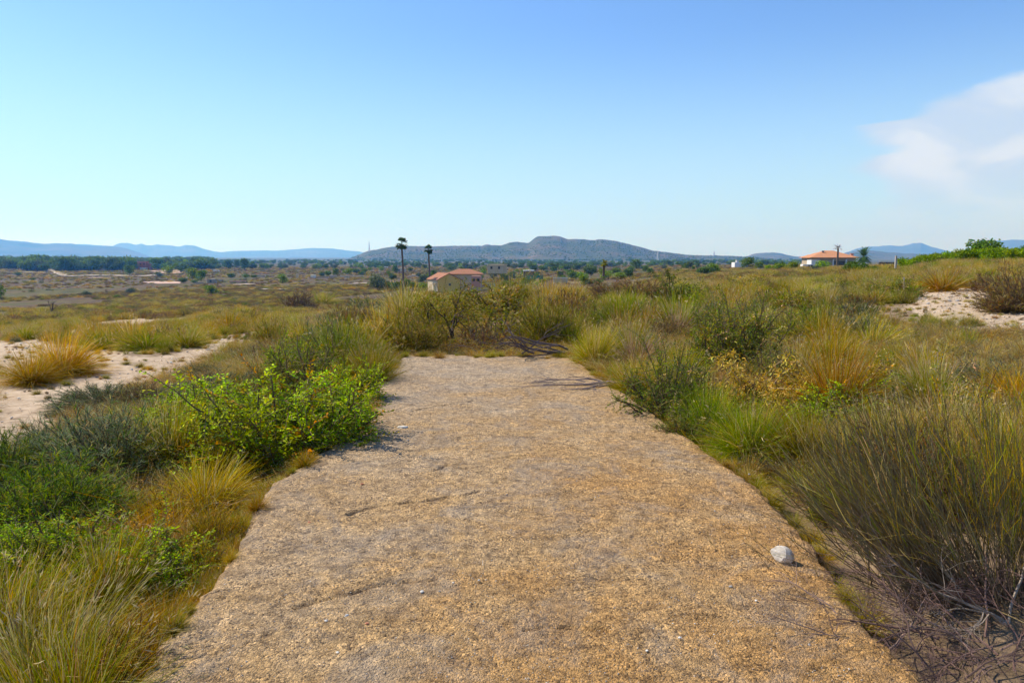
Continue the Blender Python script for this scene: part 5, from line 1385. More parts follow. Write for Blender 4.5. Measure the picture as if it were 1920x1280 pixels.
# pine wood along the far left of the valley and orchards on the plain: far-off masses
TK = []
for q in range(4): TK.append(join_meshes(f'wood_kind_{q}', [m_ for _, m_ in PROTO[f'pine_{q}']]))
TK.append(join_meshes('wood_kind_4', [m_ for _, m_ in PROTO['olivetree_0']])); TK.append(join_meshes('wood_kind_5', [m_ for _, m_ in PROTO['bright_0']]))
n = 2300
b = np.radians(srng.uniform(-48, -22, n)); d = 830 + 1100 * srng.uniform(0, 1, n) ** 1.3
X, Y = d * np.sin(b), d * np.cos(b); ok = (fbm(X * .012, Y * .012, 437, 3) > .45) | (d > 1350); X, Y, d = X[ok], Y[ok], d[ok]; n = len(X); s_ = srng.uniform(7, 15, n) * (1 + .9 * (fbm(X * .006, Y * .006, 431, 2) - .5))
ok = ~((np.abs(960 + FPX * X / Y - 272) < 24) & (d < hit(268, 506)[1] + 120)); X, Y, s_ = X[ok], Y[ok], s_[ok]; n = len(X)
gn_scatter('woods', TK, np.stack([X, Y, tz(X, Y)], 1), np.stack([0 * X, 0 * X, srng.uniform(0, 6.28, n)], 1), np.stack([s_ * 1.3, s_ * 1.3, s_], 1), srng.choice(6, n, p=[.2, .2, .17, .17, .13, .13]), 'dark pine wood along the far side of the valley at left')
n = 2600
b = np.radians(srng.uniform(-24, 24, n)); d = 700 + 1900 * srng.uniform(0, 1, n) ** .8
X, Y = d * np.sin(b), d * np.cos(b); ok = fbm(X * .004, Y * .008, 432, 3) > .47; ok &= ~((b > R(-24)) & (b < R(-8)) & (d < 820)); X, Y, d = X[ok], Y[ok], d[ok]; n = len(X)
s_ = srng.uniform(3.5, 8, n)
gn_scatter('woods', TK, np.stack([X, Y, tz(X, Y)], 1), np.stack([0 * X, 0 * X, srng.uniform(0, 6.28, n)], 1), np.stack([s_ * 1.3, s_ * 1.3, s_], 1), srng.choice(6, n, p=[.2, .2, .15, .15, .15, .15]), 'scattered orchards and pines on the plain below the long hill')
# pines sprinkled over the long hill
hill_o = bpy.data.objects['hill']
hv = np.empty(len(hill_o.data.vertices) * 3, np.float32); hill_o.data.vertices.foreach_get('co', hv); hv = hv.reshape(46, 420, 3)
n = 3800
ri = srng.uniform(4, 36, n); ci_ = srng.uniform(6, 412, n); r0 = ri.astype(int); c0_ = ci_.astype(int); fr = (ri - r0)[:, None]; fc_ = (ci_ - c0_)[:, None]
pp = (hv[r0, c0_] * (1 - fr) + hv[r0 + 1, c0_] * fr) * (1 - fc_) + (hv[r0, c0_ + 1] * (1 - fr) + hv[r0 + 1, c0_ + 1] * fr) * fc_
ok = fbm(pp[:, 0] * .004, pp[:, 1] * .004, 433, 3) > .36; pp = pp[ok]; n = len(pp); s_ = srng.uniform(2, 5, n)
gn_scatter('hillside_trees', TK, pp, np.stack([0 * s_, 0 * s_, srng.uniform(0, 6.28, n)], 1), np.stack([s_ * 1.3, s_ * 1.3, s_ * .9], 1), srng.choice(6, n, p=[.24, .24, .2, .2, .06, .06]), 'dark pines and bushes dotted over the long hill')
# low bushes on the valley floor
x1, y1, d1, b1 = polar_pts(17000, 62, 320, -44, 30)
x2, y2, d2, b2 = polar_pts(16000, 300, 1000, -44, 24)
X = np.concatenate([x1, x2]); Y = np.concatenate([y1, y2]); D_ = np.hypot(X, Y)
ok = fbm(X * .03, Y * .015, 441, 4) > .37; X, Y, D_ = X[ok], Y[ok], D_[ok]; n = len(X)
H = srng.uniform(.35, .95, n) * (1 + D_ / 900)
VK = ['brownfuzz_0', 'brownfuzz_1', 'greyfuzz_0', 'olivefuzz_0', 'greenfuzz_1', 'rustfuzz_0', 'mid_gold_1', 'mid_straw_1', 'mid_olive_0']
gn_scatter('scrub', VK, np.stack([X, Y, tz(X, Y) - .03], 1), np.stack([0 * X, 0 * X, srng.uniform(0, 6.28, n)], 1), np.stack([H * 1.9, H * 1.9, H], 1), srng.choice(9, n, p=[.24, .14, .12, .16, .08, .08, .06, .04, .08]), 'brown and olive bushes dotted over the valley floor')
# ------------------------------------------------------------------ buildings and other made things
M_YEL = mat_plain("ochre_render", (.78, .50, .13), .9, .08, .6)
M_CRM = mat_plain("cream_render", (.52, .43, .30), .9, .08, .6)
M_WHT = mat_plain("white_paint", (.70, .68, .64), .8, .05, .6)
M_PNK = mat_plain("salmon_render", (.62, .32, .22), .9, .08, .6)
M_RED = mat_plain("red_render", (.60, .17, .10), .9, .15, .4)
M_TILE = mat_plain("clay_tile", (.30, .13, .065), .9, .25, 2.0, bump=.5)
M_TILE2 = mat_plain("orange_clay_tile", (.46, .21, .095), .9, .2, 2.0, bump=.5)
M_DARK = mat_plain("dark_glass_and_shade", (.03, .035, .04), .2, .1, 1.0, spec=.5)  # window glass, and the painted dark of the villa porch
M_DKSH = mat_plain("dark_steel", (.05, .05, .055), .6, .1, 1.0)
M_STW = mat_plain("rough_masonry", (.36, .30, .23), .95, .3, 1.5, bump=.5)
M_GNET = mat_plain("green_mesh", (.06, .22, .15), .8, .2, 2.0)
M_METAL = mat_plain("galvanised_steel", (.55, .56, .57), .5, .1, 2.0, metal=.4)
M_RUBB = mat_plain("tyre_rubber", (.02, .02, .02), .8, .1, 3.0)
M_POST = mat_plain("weathered_wood", (.38, .34, .29), .9, .25, 12.0, bump=.4)
ONE = (1, 1, 1)
def part(nm, mat, parent, *boxes, rz=0.0):
    g = Geo()
    for c, d in boxes: g.box(c, d, ONE)
    return link(nm, g.mesh(nm, [mat]), parent)
def poly_part(nm, mat, parent, verts, faces, th=None):
    g = Geo(); g.add(np.array(verts, float), [f for f in faces if len(f) == len(faces[0])], ONE)
    for f in faces:
        if len(f) != len(faces[0]): g.add(np.array(verts, float), [f], ONE)
    return link(nm, g.mesh(nm, [mat]), parent)
def gable_house(name, px, dist, wpx, L_, y_eave, y_ridge, rz, wall, side, roof, label, windows=(), z_base=None, ov=.35):
    x, y, z = at(px, dist); w = wpx / FPX * dist
    if z_base is not None: z = z_base
    he, hr = zof(y_eave, dist) - z, zof(y_ridge, dist) - z
    r_ = empty(name, (x, y, z), rz)
    a = w / 2
    poly_part('wall', wall, r_, [(-a, 0, -.5), (a, 0, -.5), (a, 0, he), (0, 0, hr - .05), (-a, 0, he), (-a, .25, -.5), (a, .25, -.5), (a, .25, he), (0, .25, hr - .05), (-a, .25, he)],
              [(0, 1, 2, 3, 4), (9, 8, 7, 6, 5)])
    part('wall', side, r_, ((-a + .12, L_ / 2 + .15, he / 2 - .25), (.24, L_ - .3, he + .5)), ((a - .12, L_ / 2 + .15, he / 2 - .25), (.24, L_ - .3, he + .5)), ((0, L_, he / 2 - .25), (w, .24, he + .5)))
    s = (hr - he) / a; t = .16
    V = []; F = []
    for sg in (-1, 1):
        b0 = len(V); e = a + ov
        for yy_ in (-.2, L_ + .3):
            V += [(0, yy_, hr), (sg * e, yy_, hr - s * e), (sg * e, yy_, hr - s * e + t), (0, yy_, hr + t)]
        F += [(b0, b0 + 1, b0 + 2, b0 + 3), (b0 + 7, b0 + 6, b0 + 5, b0 + 4), (b0 + 3, b0 + 2, b0 + 6, b0 + 7), (b0 + 1, b0, b0 + 4, b0 + 5), (b0 + 2, b0 + 1, b0 + 5, b0 + 6)]
    poly_part('roof', roof, r_, V, F)
    for (wx, wz, ww, wh) in windows:
        f = part('window', M_CRM, r_, ((wx, -.03, wz), (ww + .16, .06, wh + .16))); part('pane', M_DARK, f, ((wx, -.07, wz), (ww, .03, wh)))
    return tag(r_, label, 'house')
def hip_house(name, px, dist, wpx, L_, y_eave, y_ridge, rz, wall, roof, label, windows=(), ridge=.3, ov=.5, chimneys=(), porch_shades=()):
    x, y, z = at(px, dist); w = wpx / FPX * dist
    he, hr = zof(y_eave, dist) - z, zof(y_ridge, dist) - z
    r_ = empty(name, (x, y, z), rz); a = w / 2 - ov
    part('wall', wall, r_, ((0, .12, he / 2 - .25), (2 * a, .24, he + .5)), ((0, L_, he / 2 - .25), (2 * a, .24, he + .5)), ((-a + .13, L_ / 2, he / 2 - .25), (.24, L_ - .3, he + .5)), ((a - .13, L_ / 2, he / 2 - .25), (.24, L_ - .3, he + .5)))
    e = w / 2; y0, y1 = -ov, L_ + ov; rg_ = ridge * w / 2; ym = L_ / 2
    V = [(-e, y0, he), (e, y0, he), (e, y1, he), (-e, y1, he), (-e, y0, he + .15), (e, y0, he + .15), (e, y1, he + .15), (-e, y1, he + .15), (-rg_, ym, hr), (rg_, ym, hr)]
    rf = poly_part('roof', roof, r_, V, [(3, 2, 1, 0), (0, 1, 5, 4), (1, 2, 6, 5), (2, 3, 7, 6), (3, 0, 4, 7), (4, 5, 9, 8), (6, 7, 8, 9), (5, 6, 9), (7, 4, 8)])
    for (cx, cy, cz, s_) in chimneys:
        ch = part('chimney', M_DKSH if s_ < .6 else M_PNK, rf, ((cx, cy, cz), (s_, s_, 1.8)), ((cx, cy, cz + .98), (s_ * 1.5, s_ * 1.5, .16)))
    for (wx, wz, ww, wh) in windows:
        f = part('window', M_CRM, r_, ((wx, -.03, wz), (ww + .2, .06, wh + .2))); part('pane', M_DARK, f, ((wx, -.07, wz), (ww, .03, wh)))
    for (wx, wz, ww, wh) in porch_shades: part('porch_shade_panel', M_DARK, r_, ((wx, -.05, wz), (ww, .1, wh)))  # flat dark panel painted in for the shade under the porch
    return tag(r_, label, 'house')
gable_house('house', 843, 200, 43, 9.0, 524, 513, R(24), M_YEL, M_CRM, M_TILE, 'yellow gabled house with a red tiled roof by the two palms', windows=((.2, 2.4, .5, .5),))
hip_house('house', 872, 222, 72, 9, 514.5, 504.5, R(4), M_CRM, M_TILE, 'pale house with a wide red hipped roof behind the yellow gable', windows=((-2.2, 1.6, .9, 1.1), (0.4, 1.6, .9, 1.1), (3.2, 1.6, 1.1, 1.1)), chimneys=((-.4, 3.5, 4.6, .7),))
def block(name, px, dist, wpx, dep, y0, y1, mat, label, cat, rz=0.0, extra=None, roof=None):
    x, y, z = at(px, dist); w = wpx / FPX * dist; zt, zb = zof(y0, dist), zof(y1, dist)
    r_ = empty(name, (x, y, zb), rz); h = zt - zb
    part('wall', mat, r_, ((0, dep / 2, h / 2 - .4), (w, dep, h + .8)))
    if roof: part('roof', roof, r_, ((0, dep / 2, h + .1), (w + .5, dep + .5, .2)))
    if extra: extra(r_, w, h)
    return tag(r_, label, cat)
def wins(ns, ww=.7, wh=.8, zf=.55):
    def f(r_, w, h):
        for q in range(ns):
            wx = -w / 2 + w * (q + .5) / ns
            o = part('window', M_DKSH, r_, ((wx, -.03, h * zf), (ww, .06, wh)))
    return f
block('cream_building', 929, 245, 29, 6, 497, 508, M_CRM, 'flat roofed cream building behind the rusty topped bush', 'building', R(-12), wins(2), M_CRM)
block('house', 893, 214, 17, 3, 517, 534, M_PNK, 'salmon pink annex at the right end of the hip roofed house', 'building', 0, wins(2), None)
def red_x(r_, w, h):
    for q in range(4):
        part('window', M_DARK, r_, ((-w / 2 + w * (q + .5) / 4, -.04, h * .7), (1.2, .08, 1.3)))
        part('window', M_DARK, r_, ((-w / 2 + w * (q + .5) / 4, -.04, h * .27), (1.4, .08, 1.5)))
rx, ry, rz_ = hit(268, 506)
block('red_house', 268, ry, 26, 9, 490.5, 506, M_RED, 'red two-storey house standing before the pine wood on the left', 'house', R(8), red_x, None)
block('red_house', 285, ry + 6, 10, 7, 495, 506, M_RED, 'lower red wing on the right side of the red two-storey house', 'house', R(8), None, M_TILE)
block('shed', 276, ry - 14, 12, 3, 502, 504.5, M_WHT, 'low white roofed shed in front of the red house', 'shed')
hx = hip_house('villa', 1556, 270, 88, 13, 483.5, 469.5, R(-6), mat_plain('shaded_cream_render', (.40, .32, .22), .9, .1, .6), M_TILE2, 'cream villa with a big orange tiled hipped roof on the right', ridge=.18, ov=.9,  # cream render darkened, the shade on these walls put into the colour
          windows=((-5.6, 2.0, 1.2, 1.2), (6.0, 1.8, 1.2, 1.2)), chimneys=((-2.6, 4.5, 5.0, .5), (7.2, 3.0, 4.0, .9)), porch_shades=((1.8, 1.2, 4.2, 2.4),))
part('pillar', M_WHT, hx, ((-.4, -.6, 1.4), (.4, .4, 2.9))); part('pillar', M_WHT, hx, ((4.1, -.6, 1.4), (.4, .4, 2.9)))
block('garage', 1522, 262, 15, 4, 487.5, 500, M_WHT, 'small white annex at the left corner of the tiled villa', 'building')
block('white_building', 1385, 420, 25, 6, 492, 498.5, M_WHT, 'white farm building beside the round dark tree on the right', 'building', 0, lambda r_, w, h: part('tower', M_WHT, r_, ((-w / 2 + 1.6, 1.0, h + .6), (1.2, 1.2, 1.6))))
for (px, w_, y0, y1, lb) in [(1423, 16, 503.5, 509, 'short cream wall below the round dark tree, left piece'), (1442, 17, 504, 508.5, 'short cream wall left of the white van, right piece'),
                             (1557, 40, 501, 508, 'cream garden wall in front of the tiled villa'), (1487, 8, 504, 508, 'stub of cream wall just left of the white van')]:
    x, y, z = at(px, 245); zt, zb = zof(y0, 245), zof(y1, 245); r_ = empty('garden_wall', (x, y, zb)); ww = w_ / FPX * 245
    part('wall', M_CRM, r_, ((0, 0, (zt - zb) / 2 - .3), (ww, .3, zt - zb + .6))); part('coping', M_WHT, r_, ((0, 0, zt - zb + .05), (ww + .1, .42, .1)))
    tag(r_, lb, 'wall')
# white van
x, y, z = at(1510, 238); zb = zof(507, 238)
vn = empty('van', (x, y, zb), R(4))
prof = [(-2.4, .35), (2.25, .35), (2.4, .75), (2.3, 1.05), (1.55, 1.2), (.85, 1.85), (.3, 1.95), (-2.35, 1.95), (-2.45, .8)]
V = [(a, -.9, b) for a, b in prof] + [(a, .9, b) for a, b in prof]; k = len(prof)
g = Geo(); g.add(V, [list(range(k))], ONE); g.add(V, [list(range(2 * k - 1, k - 1, -1))], ONE); g.add(V, [(i, i + k, (i + 1) % k + k, (i + 1) % k) for i in range(k)], ONE)
link('body', g.mesh('body', [M_WHT]), vn)
g = Geo(); V = [(.2, -.915, 1.15), (1.35, -.915, 1.15), (.8, -.915, 1.75), (.2, -.915, 1.8)]; g.add(V, [(0, 1, 2, 3)], ONE); g.box((-.3, -.91, 1.45), (.7, .02, .5), ONE); link('side_window', g.mesh('side_window', [M_DARK]), vn)
g = Geo(); g.add([(1.5, -.8, 1.26), (1.5, .8, 1.26), (.92, .8, 1.82), (.92, -.8, 1.82)], [(0, 1, 2, 3)], ONE); w_o = link('windscreen', g.mesh('windscreen', [M_DARK]), vn); w_o.location = (.03, 0, .02)
import bmesh
def cyl(rad, dep, seg=16):
    bm = bmesh.new(); bmesh.ops.create_cone(bm, cap_ends=True, segments=seg, radius1=rad, radius2=rad, depth=dep); me = bpy.data.meshes.new('wheel'); bm.to_mesh(me); bm.free(); return me
wm = cyl(.34, .22); wm.materials.append(M_RUBB)
for wx in (-1.5, 1.5):
    for wy in (-.8, .8):
        o = link('wheel', wm, vn, (wx, wy, .34)); o.rotation_euler = (R(90), 0, 0)
tag(vn, 'white van parked by the cream garden wall of the tiled villa', 'van')
# dark parked vehicle far left, ruins, sheds
def far_block(px, py, wpx, hpx, mat, label, cat, name, dep=5, roof=None, ns=0, rz=0.0):
    x, y, z = hit(px, py); r_ = empty(name, (x, y, z), rz); w, h = wpx / FPX * y, hpx / FPX * y
    part('wall', mat, r_, ((0, dep / 2, h / 2 - .3), (w, dep, h + .6)))
    if roof: part('roof', roof, r_, ((0, dep / 2, h + .12), (w + .6, dep + .6, .24)))
    for q in range(ns): part('window', M_DARK, r_, ((-w / 2 + w * (q + .5) / ns, -.03, h * .5), (1.0, .06, 1.1)))
    tag(r_, label, cat)
far_block(110, 493, 15, 5, M_WHT, 'long white roofed shed in the pine wood at far left', 'shed', 'white_shed', 8)
far_block(395, 531, 13, 8, M_STW, 'dark roofless stone hut right of the bright round tree', 'hut', 'stone_hut', 4, None, 1)
far_block(411, 529, 16, 5, M_STW, 'low ruined stone wall right of the roofless hut', 'wall', 'ruined_wall', 1.0)
far_block(374, 532, 16, 3, M_STW, 'ruined stone wall at the foot of the bright round tree', 'wall', 'ruined_wall', 1.0)
far_block(445, 530, 30, 3.5, M_PNK, 'low reddish earth wall beside the parked dark vehicle', 'wall', 'earth_wall', 1.2)
far_block(352, 492, 7, 3, M_CRM, 'tiny cream house among the trees left of the tall dark tree', 'house', 'far_house', 6)
far_block(586, 521, 7, 4.5, M_WHT, 'tiny white hut at the left end of the pale walls on the valley floor', 'hut', 'white_hut', 4, M_WHT)
far_block(604, 521, 24, 2.5, M_STW, 'long grey field wall right of the tiny white hut', 'wall', 'field_wall', .6)
far_block(624, 521, 11, 4.5, M_STW, 'heap-like ruined hut in the middle of the pale walls', 'hut', 'stone_hut', 4)
far_block(646, 521, 16, 4, M_CRM, 'pale stone terrace wall right of the ruined hut', 'wall', 'field_wall', .8)
far_block(672, 520, 20, 2.5, M_CRM, 'pale field wall nearest the airy crest tree', 'wall', 'field_wall', .8)
far_block(490, 519, 14, 3, M_CRM, 'low pale wall behind the single round green tree', 'wall', 'field_wall', .8)
far_block(557, 522, 4, 7, M_CRM, 'thin pale stone pillar right of the single round green tree', 'pillar', 'stone_pillar', .8)
far_block(404, 509, 9, 2.5, M_WHT, 'tiny white shed right of the flat topped pine, left one', 'shed', 'white_shed', 4)
far_block(150, 507, 6, 2.5, M_CRM, 'tiny pale hut in the valley field at left', 'hut', 'pale_hut', 4)
far_block(752, 510, 15, 7, M_CRM, 'beige farm building behind the tall palm trunk', 'building', 'farm_building', 6, None, 2)
far_block(723, 503, 6, 3, M_WHT, 'small white house below the hill left of the tall palm', 'house', 'far_house', 6)
far_block(782, 519, 22, 4, M_CRM, 'pale tent-like roof between the two palms', 'shed', 'pale_shed', 6)
far_block(1255, 497, 6, 3, M_CRM, 'tiny cream house right of the white pylon', 'house', 'far_house', 6)
far_block(1293, 487, 7, 3, M_WHT, 'tiny white house on the hill foot, left of two', 'house', 'far_house', 8)
far_block(1311, 487, 4, 4, M_WHT, 'tiny white house on the hill foot, right of two', 'house', 'far_house', 8)
# little open shelter with a white roof, green netting, and walls in the centre
x, y, z = at(991, 200); zb, zt = zof(518, 200), zof(507.5, 200)
r_ = empty('shelter', (x, y, zb)); w = 20 / FPX * 200; h = zt - zb
part('roof', M_WHT, r_, ((0, 1.2, h), (w, 3.0, .3)))
for q in (-.42, -.05, .42): part('post', M_DKSH, r_, ((w * q, -.1, h / 2 - .3), (.16, .16, h + .3)))
part('back_wall', M_STW, r_, ((0, 2.6, h / 2 - .3), (w, .2, h + .2)))
tag(r_, 'open shelter with a flat white roof right of the rusty topped bush', 'shelter')
x, y, z = at(1002, 192); r_ = empty('netting', (x, y, zof(524, 192))); w = 30 / FPX * 192
part('net', M_GNET, r_, ((0, 0, .55), (w, .05, 1.0)))
for q in range(5): part('post', M_DKSH, r_, ((-w / 2 + w * q / 4, -.08, .5), (.08, .08, 1.4)))
tag(r_, 'green netting fence in front of the white roofed shelter', 'fence')
x, y, z = at(1050, 190); r_ = empty('garden_wall', (x, y, zof(524, 190))); part('wall', M_CRM, r_, ((0, 0, -.2), (27 / FPX * 190, .3, 1.2))); part('coping', M_WHT, r_, ((0, 0, .46), (27 / FPX * 190 + .1, .4, .12))); tag(r_, 'low cream wall right of the white roofed shelter', 'wall')
# dark fence and gatepost at the right
x, y, z = at(1655, 225); r_ = empty('dark_fence', (x, y, zof(500, 225))); w = 32 / FPX * 225
for q in range(5): part('panel', M_DKSH, r_, ((-w / 2 + w * (q + .5) / 5, 0, .85), (w / 5 - .03, .06, 1.1)))
tag(r_, 'black metal fence right of the bushy palm', 'fence')
x, y, z = at(1671, 60); o = link('post', (lambda g: (g.box((0, 0, .55), (.13, .13, 1.0), ONE), g.mesh('post', [M_POST]))[1])(Geo()), None, (x, y, zof(497, 60) - .3)); tag(o, 'pale gatepost standing where the dark fence ends', 'post')
x, y, z = hit(1693, 560); o = link('stake', (lambda g: (g.tubes(np.array([[[0, 0, -.1], [.02, 0, .3], [.0, .01, .75]]]), np.array([[.022, .02, .016]]), ONE, None, 6), g.mesh('stake', [M_POST]))[1])(Geo()), None, (x, y, z)); tag(o, 'weathered wooden stake in the scrub left of the bare rubble patch', 'stake')
# lattice pylons
def pylon(px, dist, ytop, ybase, label, wpx=3.2, arms=3, mat=M_METAL, rr_=.12):
    x, y, z = at(px, dist); zb, zt = zof(ybase, dist), zof(ytop, dist); H_ = zt - zb; w0 = wpx / FPX * dist / 2
    r_ = empty('pylon', (x, y, zb)); P, q = [], 9
    lv = np.linspace(-.05, 1, q)
    g = Geo(); segs = []
    def ring(t): s_ = w0 * (1 - .82 * max(t, 0)); return [np.array([a * s_, b * s_, t * H_]) for a, b in ((-1, -1), (1, -1), (1, 1), (-1, 1))]
    for i in range(q - 1):
        A_, B_1 = ring(lv[i]), ring(lv[i + 1])
        for c in range(4):
            segs += [(A_[c], B_1[c]), (A_[c], B_1[(c + 1) % 4]), (B_1[c], B_1[(c + 1) % 4])]
    g.tubes(np.array([[a, (a + b) / 2, b] for a, b in segs]), np.full((len(segs), 3), rr_), ONE, None, 4)
    link('lattice', g.mesh('lattice', [mat]), r_)
    for a in range(arms):
        zz = H_ * (.68 + .13 * a); part('cross_arm', mat, r_, ((0, 0, zz), (w0 * 2.6, .2, .25)))
    return tag(r_, label, 'pylon')
pylon(1230, 1500, 470.5, 493, 'white lattice pylon in front of the right flank of the long hill', 3.2, 3, M_WHT, .35)
pylon(696, 3000, 453, 471, 'thin lattice mast on the left shoulder of the long hill', 2.0, 0, M_METAL, .45)
pylon(1334, 3000, 471, 481, 'small lattice pylon on the far right end of the long hill', 2.4, 2, M_METAL, .4)
# ------------------------------------------------------------------ palms
def palm(px, dist, top, crown_px, crown_h, label, seed, nfr=34, feather=False, trunk_r=.22, base_y=None, cols=((.035, .06, .02), (.09, .13, .04)), amax=125, skirt=True):
    x, y, z = at(px, dist); rg = np.random.default_rng(seed)
    if base_y: z = zof(base_y, dist)
    s = crown_px / FPX * dist / 2; ht = zof(top + crown_h * .5, dist) - z
    r_ = empty('palm_tree', (x, y, z))
    t = Geo(); k = 10
    zz = np.linspace(-.5, ht, k); t.tubes(np.stack([.15 * np.sin(zz * .3), 0 * zz, zz], 1)[None], np.linspace(trunk_r * 1.5, trunk_r, k)[None], (.16, .115, .085), (.13, .095, .07), 8)
    link('trunk', t.mesh('trunk', [M_WOOD]), r_)
    top_p = np.array([.15 * math.sin(ht * .3), 0, ht])
    d, f = cone_dirs(rg, nfr, R(amax), R(5), 1.0 if not feather else .8)
    P = grow(rg, np.repeat(top_p[None], nfr, 0), d, s * rg.uniform(.8, 1.05, nfr) * (.55 if not feather else 1.0), 6, droop=.5 if not feather else .9, wob=.04)
    g = Geo(); g.ribbons(P, np.full((nfr, 6), .05), unit(np.cross(d, np.array([0, 0, 1.]) + rg.normal(0, .05, (nfr, 3)))), np.tile(cols[0], (nfr, 1)), np.tile(cols[1], (nfr, 1)))
    if not feather:      # fan leaves
        m = 13; i = np.repeat(np.arange(nfr), m); an = np.tile(np.linspace(-1.25, 1.25, m), nfr)
        ax = unit(P[:, -1] - P[:, -2]); sd = unit(np.cross(ax, np.array([0, 0, 1.])))
        dl = ax[i] * np.cos(an)[:, None] + sd[i] * np.sin(an)[:, None] + np.array([0, 0, -.12]); up = np.cross(sd, ax)[i]
        c = np.array(cols[0]) * .4 + np.array(cols[1]) * rg.uniform(.5, 1.2, (len(i), 1))
        g.leaves(P[i, -1], dl, up, np.full(len(i), s * .52), np.full(len(i), s * .15), c)
    else:
        m = 26; i = np.repeat(np.arange(nfr), m); tt = np.tile(np.linspace(.15, .999, m), nfr) * 5; j = np.minimum(np.floor(tt).astype(int), 4); fr = (tt - j)[:, None]
        b = P[i, j] * (1 - fr) + P[i, j + 1] * fr; ax = unit(P[i, j + 1] - P[i, j]); sd = unit(np.cross(ax, np.array([0, 0, 1.]))) * np.where(np.tile(np.arange(m) % 2, nfr) > 0, 1, -1)[:, None]
        c = np.array(cols[0]) * .4 + np.array(cols[1]) * rg.uniform(.5, 1.2, (len(i), 1))
        g.leaves(b, ax * .5 + sd * .8 + np.array([0, 0, -.1]), np.cross(sd, ax), np.full(len(i), s * .24), np.full(len(i), s * .05), c)
    link('crown', g.mesh('crown', [M_LEAF]), r_)
    if skirt:
        n_ = 40; dd, _ = cone_dirs(rg, n_, R(172), R(130)); g = Geo()
        Q = grow(rg, np.repeat(top_p[None] - np.array([0, 0, .1]), n_, 0), dd, rg.uniform(.4, .7, n_) * s, 4, droop=.6, wob=.1)
        g.ribbons(Q, np.full((n_, 4), .09), unit(rg.normal(0, 1, (n_, 3))), np.tile((.16, .12, .07), (n_, 1)), np.tile((.24, .19, .11), (n_, 1)))
        link('dry_skirt', g.mesh('dry_skirt', [M_LEAF]), r_)
    return tag(r_, label, 'palm tree')
palm(757, 205, 449, 27, 17, 'taller of the two fan palms left of the yellow house', 601, 40, amax=135)
palm(806, 232, 461, 20, 15, 'shorter of the two fan palms, right behind the yellow house', 602, 40, amax=135)
palm(1562, 240, 461, 20, 9, 'thin palm with sparse brown fronds in front of the tiled villa', 603, 18, True, .26, None, ((.07, .05, .04), (.13, .09, .07)), 100, False)
palm(1610, 232, 471, 38, 20, 'bushy green date palm right of the tiled villa', 604, 46, True, .3, None, ((.03, .05, .018), (.08, .12, .03)), 115, False)
palm(1130, 120, 484, 20, 22, 'yellowish yucca-like palm right of the large dark tree', 605, 44, True, .14, 512, ((.10, .11, .02), (.26, .25, .05)), 95, True)
# ------------------------------------------------------------------ tracks and yards on the valley floor
M_PATH = mat_plain("pale_track", (.46, .37, .27), .95, .2, .3)
M_PATH2 = mat_plain("pink_earth", (.46, .31, .22), .95, .2, .3)
def strip(pxs, wpx, mat, label):
    """a draped ribbon along pixel points; width in metres across"""
    pts_ = [np.array(hit(*p)) for p in pxs]; P = []
    for a, b in zip(pts_[:-1], pts_[1:]):
        for t in np.linspace(0, 1, 12, endpoint=False): P.append(a * (1 - t) + b * t)
    P = np.array(P + [pts_[-1]]); T = np.gradient(P[:, :2], axis=0); T /= np.linalg.norm(T, axis=1, keepdims=True) + 1e-9
    Nn = np.stack([-T[:, 1], T[:, 0]], 1); w = wpx * (.7 + .6 * vnoise(np.arange(len(P)) * .4, np.zeros(len(P)), 7))[:, None]
    rows_ = []
    for s_ in (-.5, -.17, .17, .5):
        q = P[:, :2] + Nn * w * s_; rows_.append(np.stack([q[:, 0], q[:, 1], tz(q[:, 0], q[:, 1]) + .12 + .0006 * P[:, 1]], 1))
    V = np.stack(rows_, 1).reshape(-1, 3); i = np.arange(len(P) - 1)[:, None] * 4; j = np.arange(3)[None]
    F = np.stack([i + j, i + j + 1, i + j + 5, i + j + 4], -1).reshape(-1, 4)
    tag(link('path', mesh_from('path', V, [F], None, [mat], True)), label, kind='structure')
strip([(82, 503), (95, 507), (108, 512), (120, 517)], 6, M_PATH, 'pale dirt track slanting down through the valley field')
strip([(118, 518.5), (160, 517), (215, 517), (270, 518), (300, 516)], 9, M_PATH, 'pale dirt road along the foot of the fields at left')
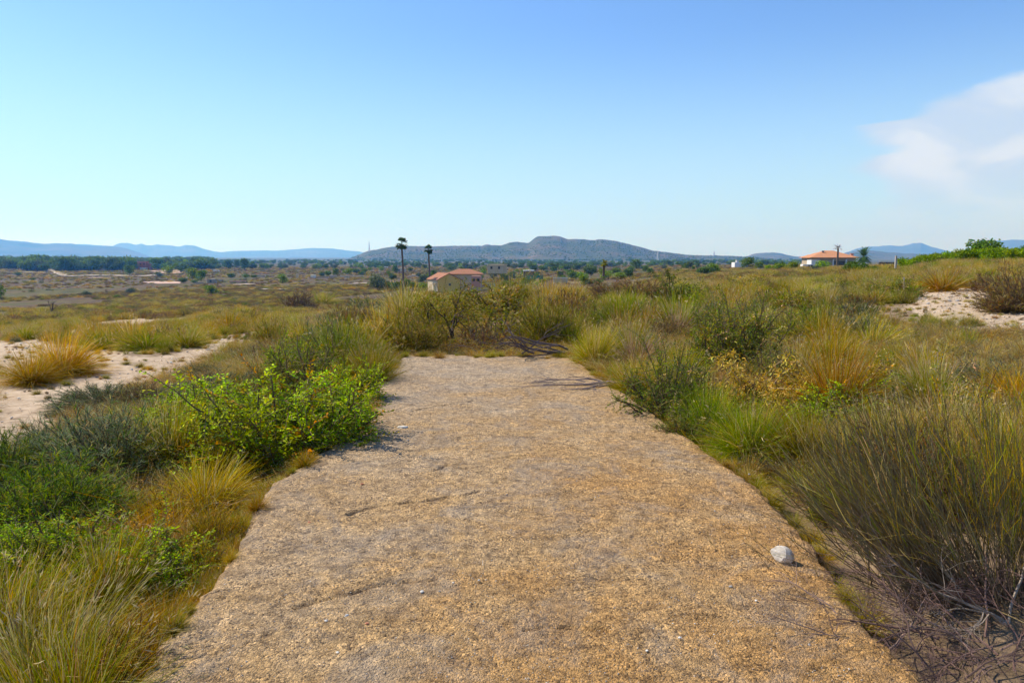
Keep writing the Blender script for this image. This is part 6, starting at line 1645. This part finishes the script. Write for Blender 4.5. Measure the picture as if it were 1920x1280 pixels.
strip([(160, 521.5), (205, 521.5)], 12, M_PATH2, 'bright strip of earth below the dirt road')
strip([(290, 508), (310, 508), (318, 512), (300, 513)], 22, M_PATH2, 'sandy yard right of the red house')
strip([(286, 529), (305, 530), (318, 533)], 14, M_PATH2, 'pink earth yard left of the bright round tree')
strip([(435, 535), (455, 534), (472, 533)], 10, M_PATH, 'pale earth bank right of the ruined hut')
strip([(-20, 511), (40, 511), (90, 512)], 4, M_PATH, 'thin pale track crossing the far left field')
strip([(470, 543), (520, 543), (560, 542)], 4, M_PATH, 'thin pale line of bare earth on the brown flat left of the crest')
strip([(655, 533), (690, 531)], 5, M_PATH, 'pale bare patch left of the airy crest tree')
strip([(1415, 510), (1480, 509), (1560, 508.5)], 4, M_PATH2, 'reddish dirt lane before the cream walls')
# ------------------------------------------------------------------ the air
hz = Geo()
TOPZ = 640.0
hz.box((0, 8000, (TOPZ - 60) / 2), (46000, 46000, TOPZ + 60), (1, 1, 1))
m, nt, n, l = new_mat("haze")
out = n('ShaderNodeOutputMaterial'); pv = n('ShaderNodeVolumePrincipled')
pv.inputs['Color'].default_value = (.12, .42, 1.0, 1)
pv.inputs['Absorption Color'].default_value = (1, 1, 1, 1)
pv.inputs['Density'].default_value = 1.5e-4
pv.inputs['Anisotropy'].default_value = 0.3
l(pv.outputs[0], out.inputs['Volume'])
hme = hz.mesh("haze", [m])
ho = tag(link("haze", hme), kind='stuff')

# ------------------------------------------------------------------ look-alikes: say which one of them it is
_by = {}
for o in SC.objects:
    if o.parent is None and o.get('label') and o.get('category'): _by.setdefault(o['label'], []).append(o)
_nth = ['leftmost', 'second from left', 'third from left', 'fourth from left', 'fifth from left', 'sixth from left', 'seventh from left', 'eighth from left']
for lb, os_ in _by.items():
    k = len(os_)
    if 2 <= k <= 8 and 'group' in os_[0]:
        os_.sort(key=lambda o: o.location.x / max(o.location.y, .1))
        for q, o in enumerate(os_):
            t = 'rightmost' if q == k - 1 else _nth[q]
            if len((lb + t).split()) <= 15: o['label'] = f'{lb}, {t}'
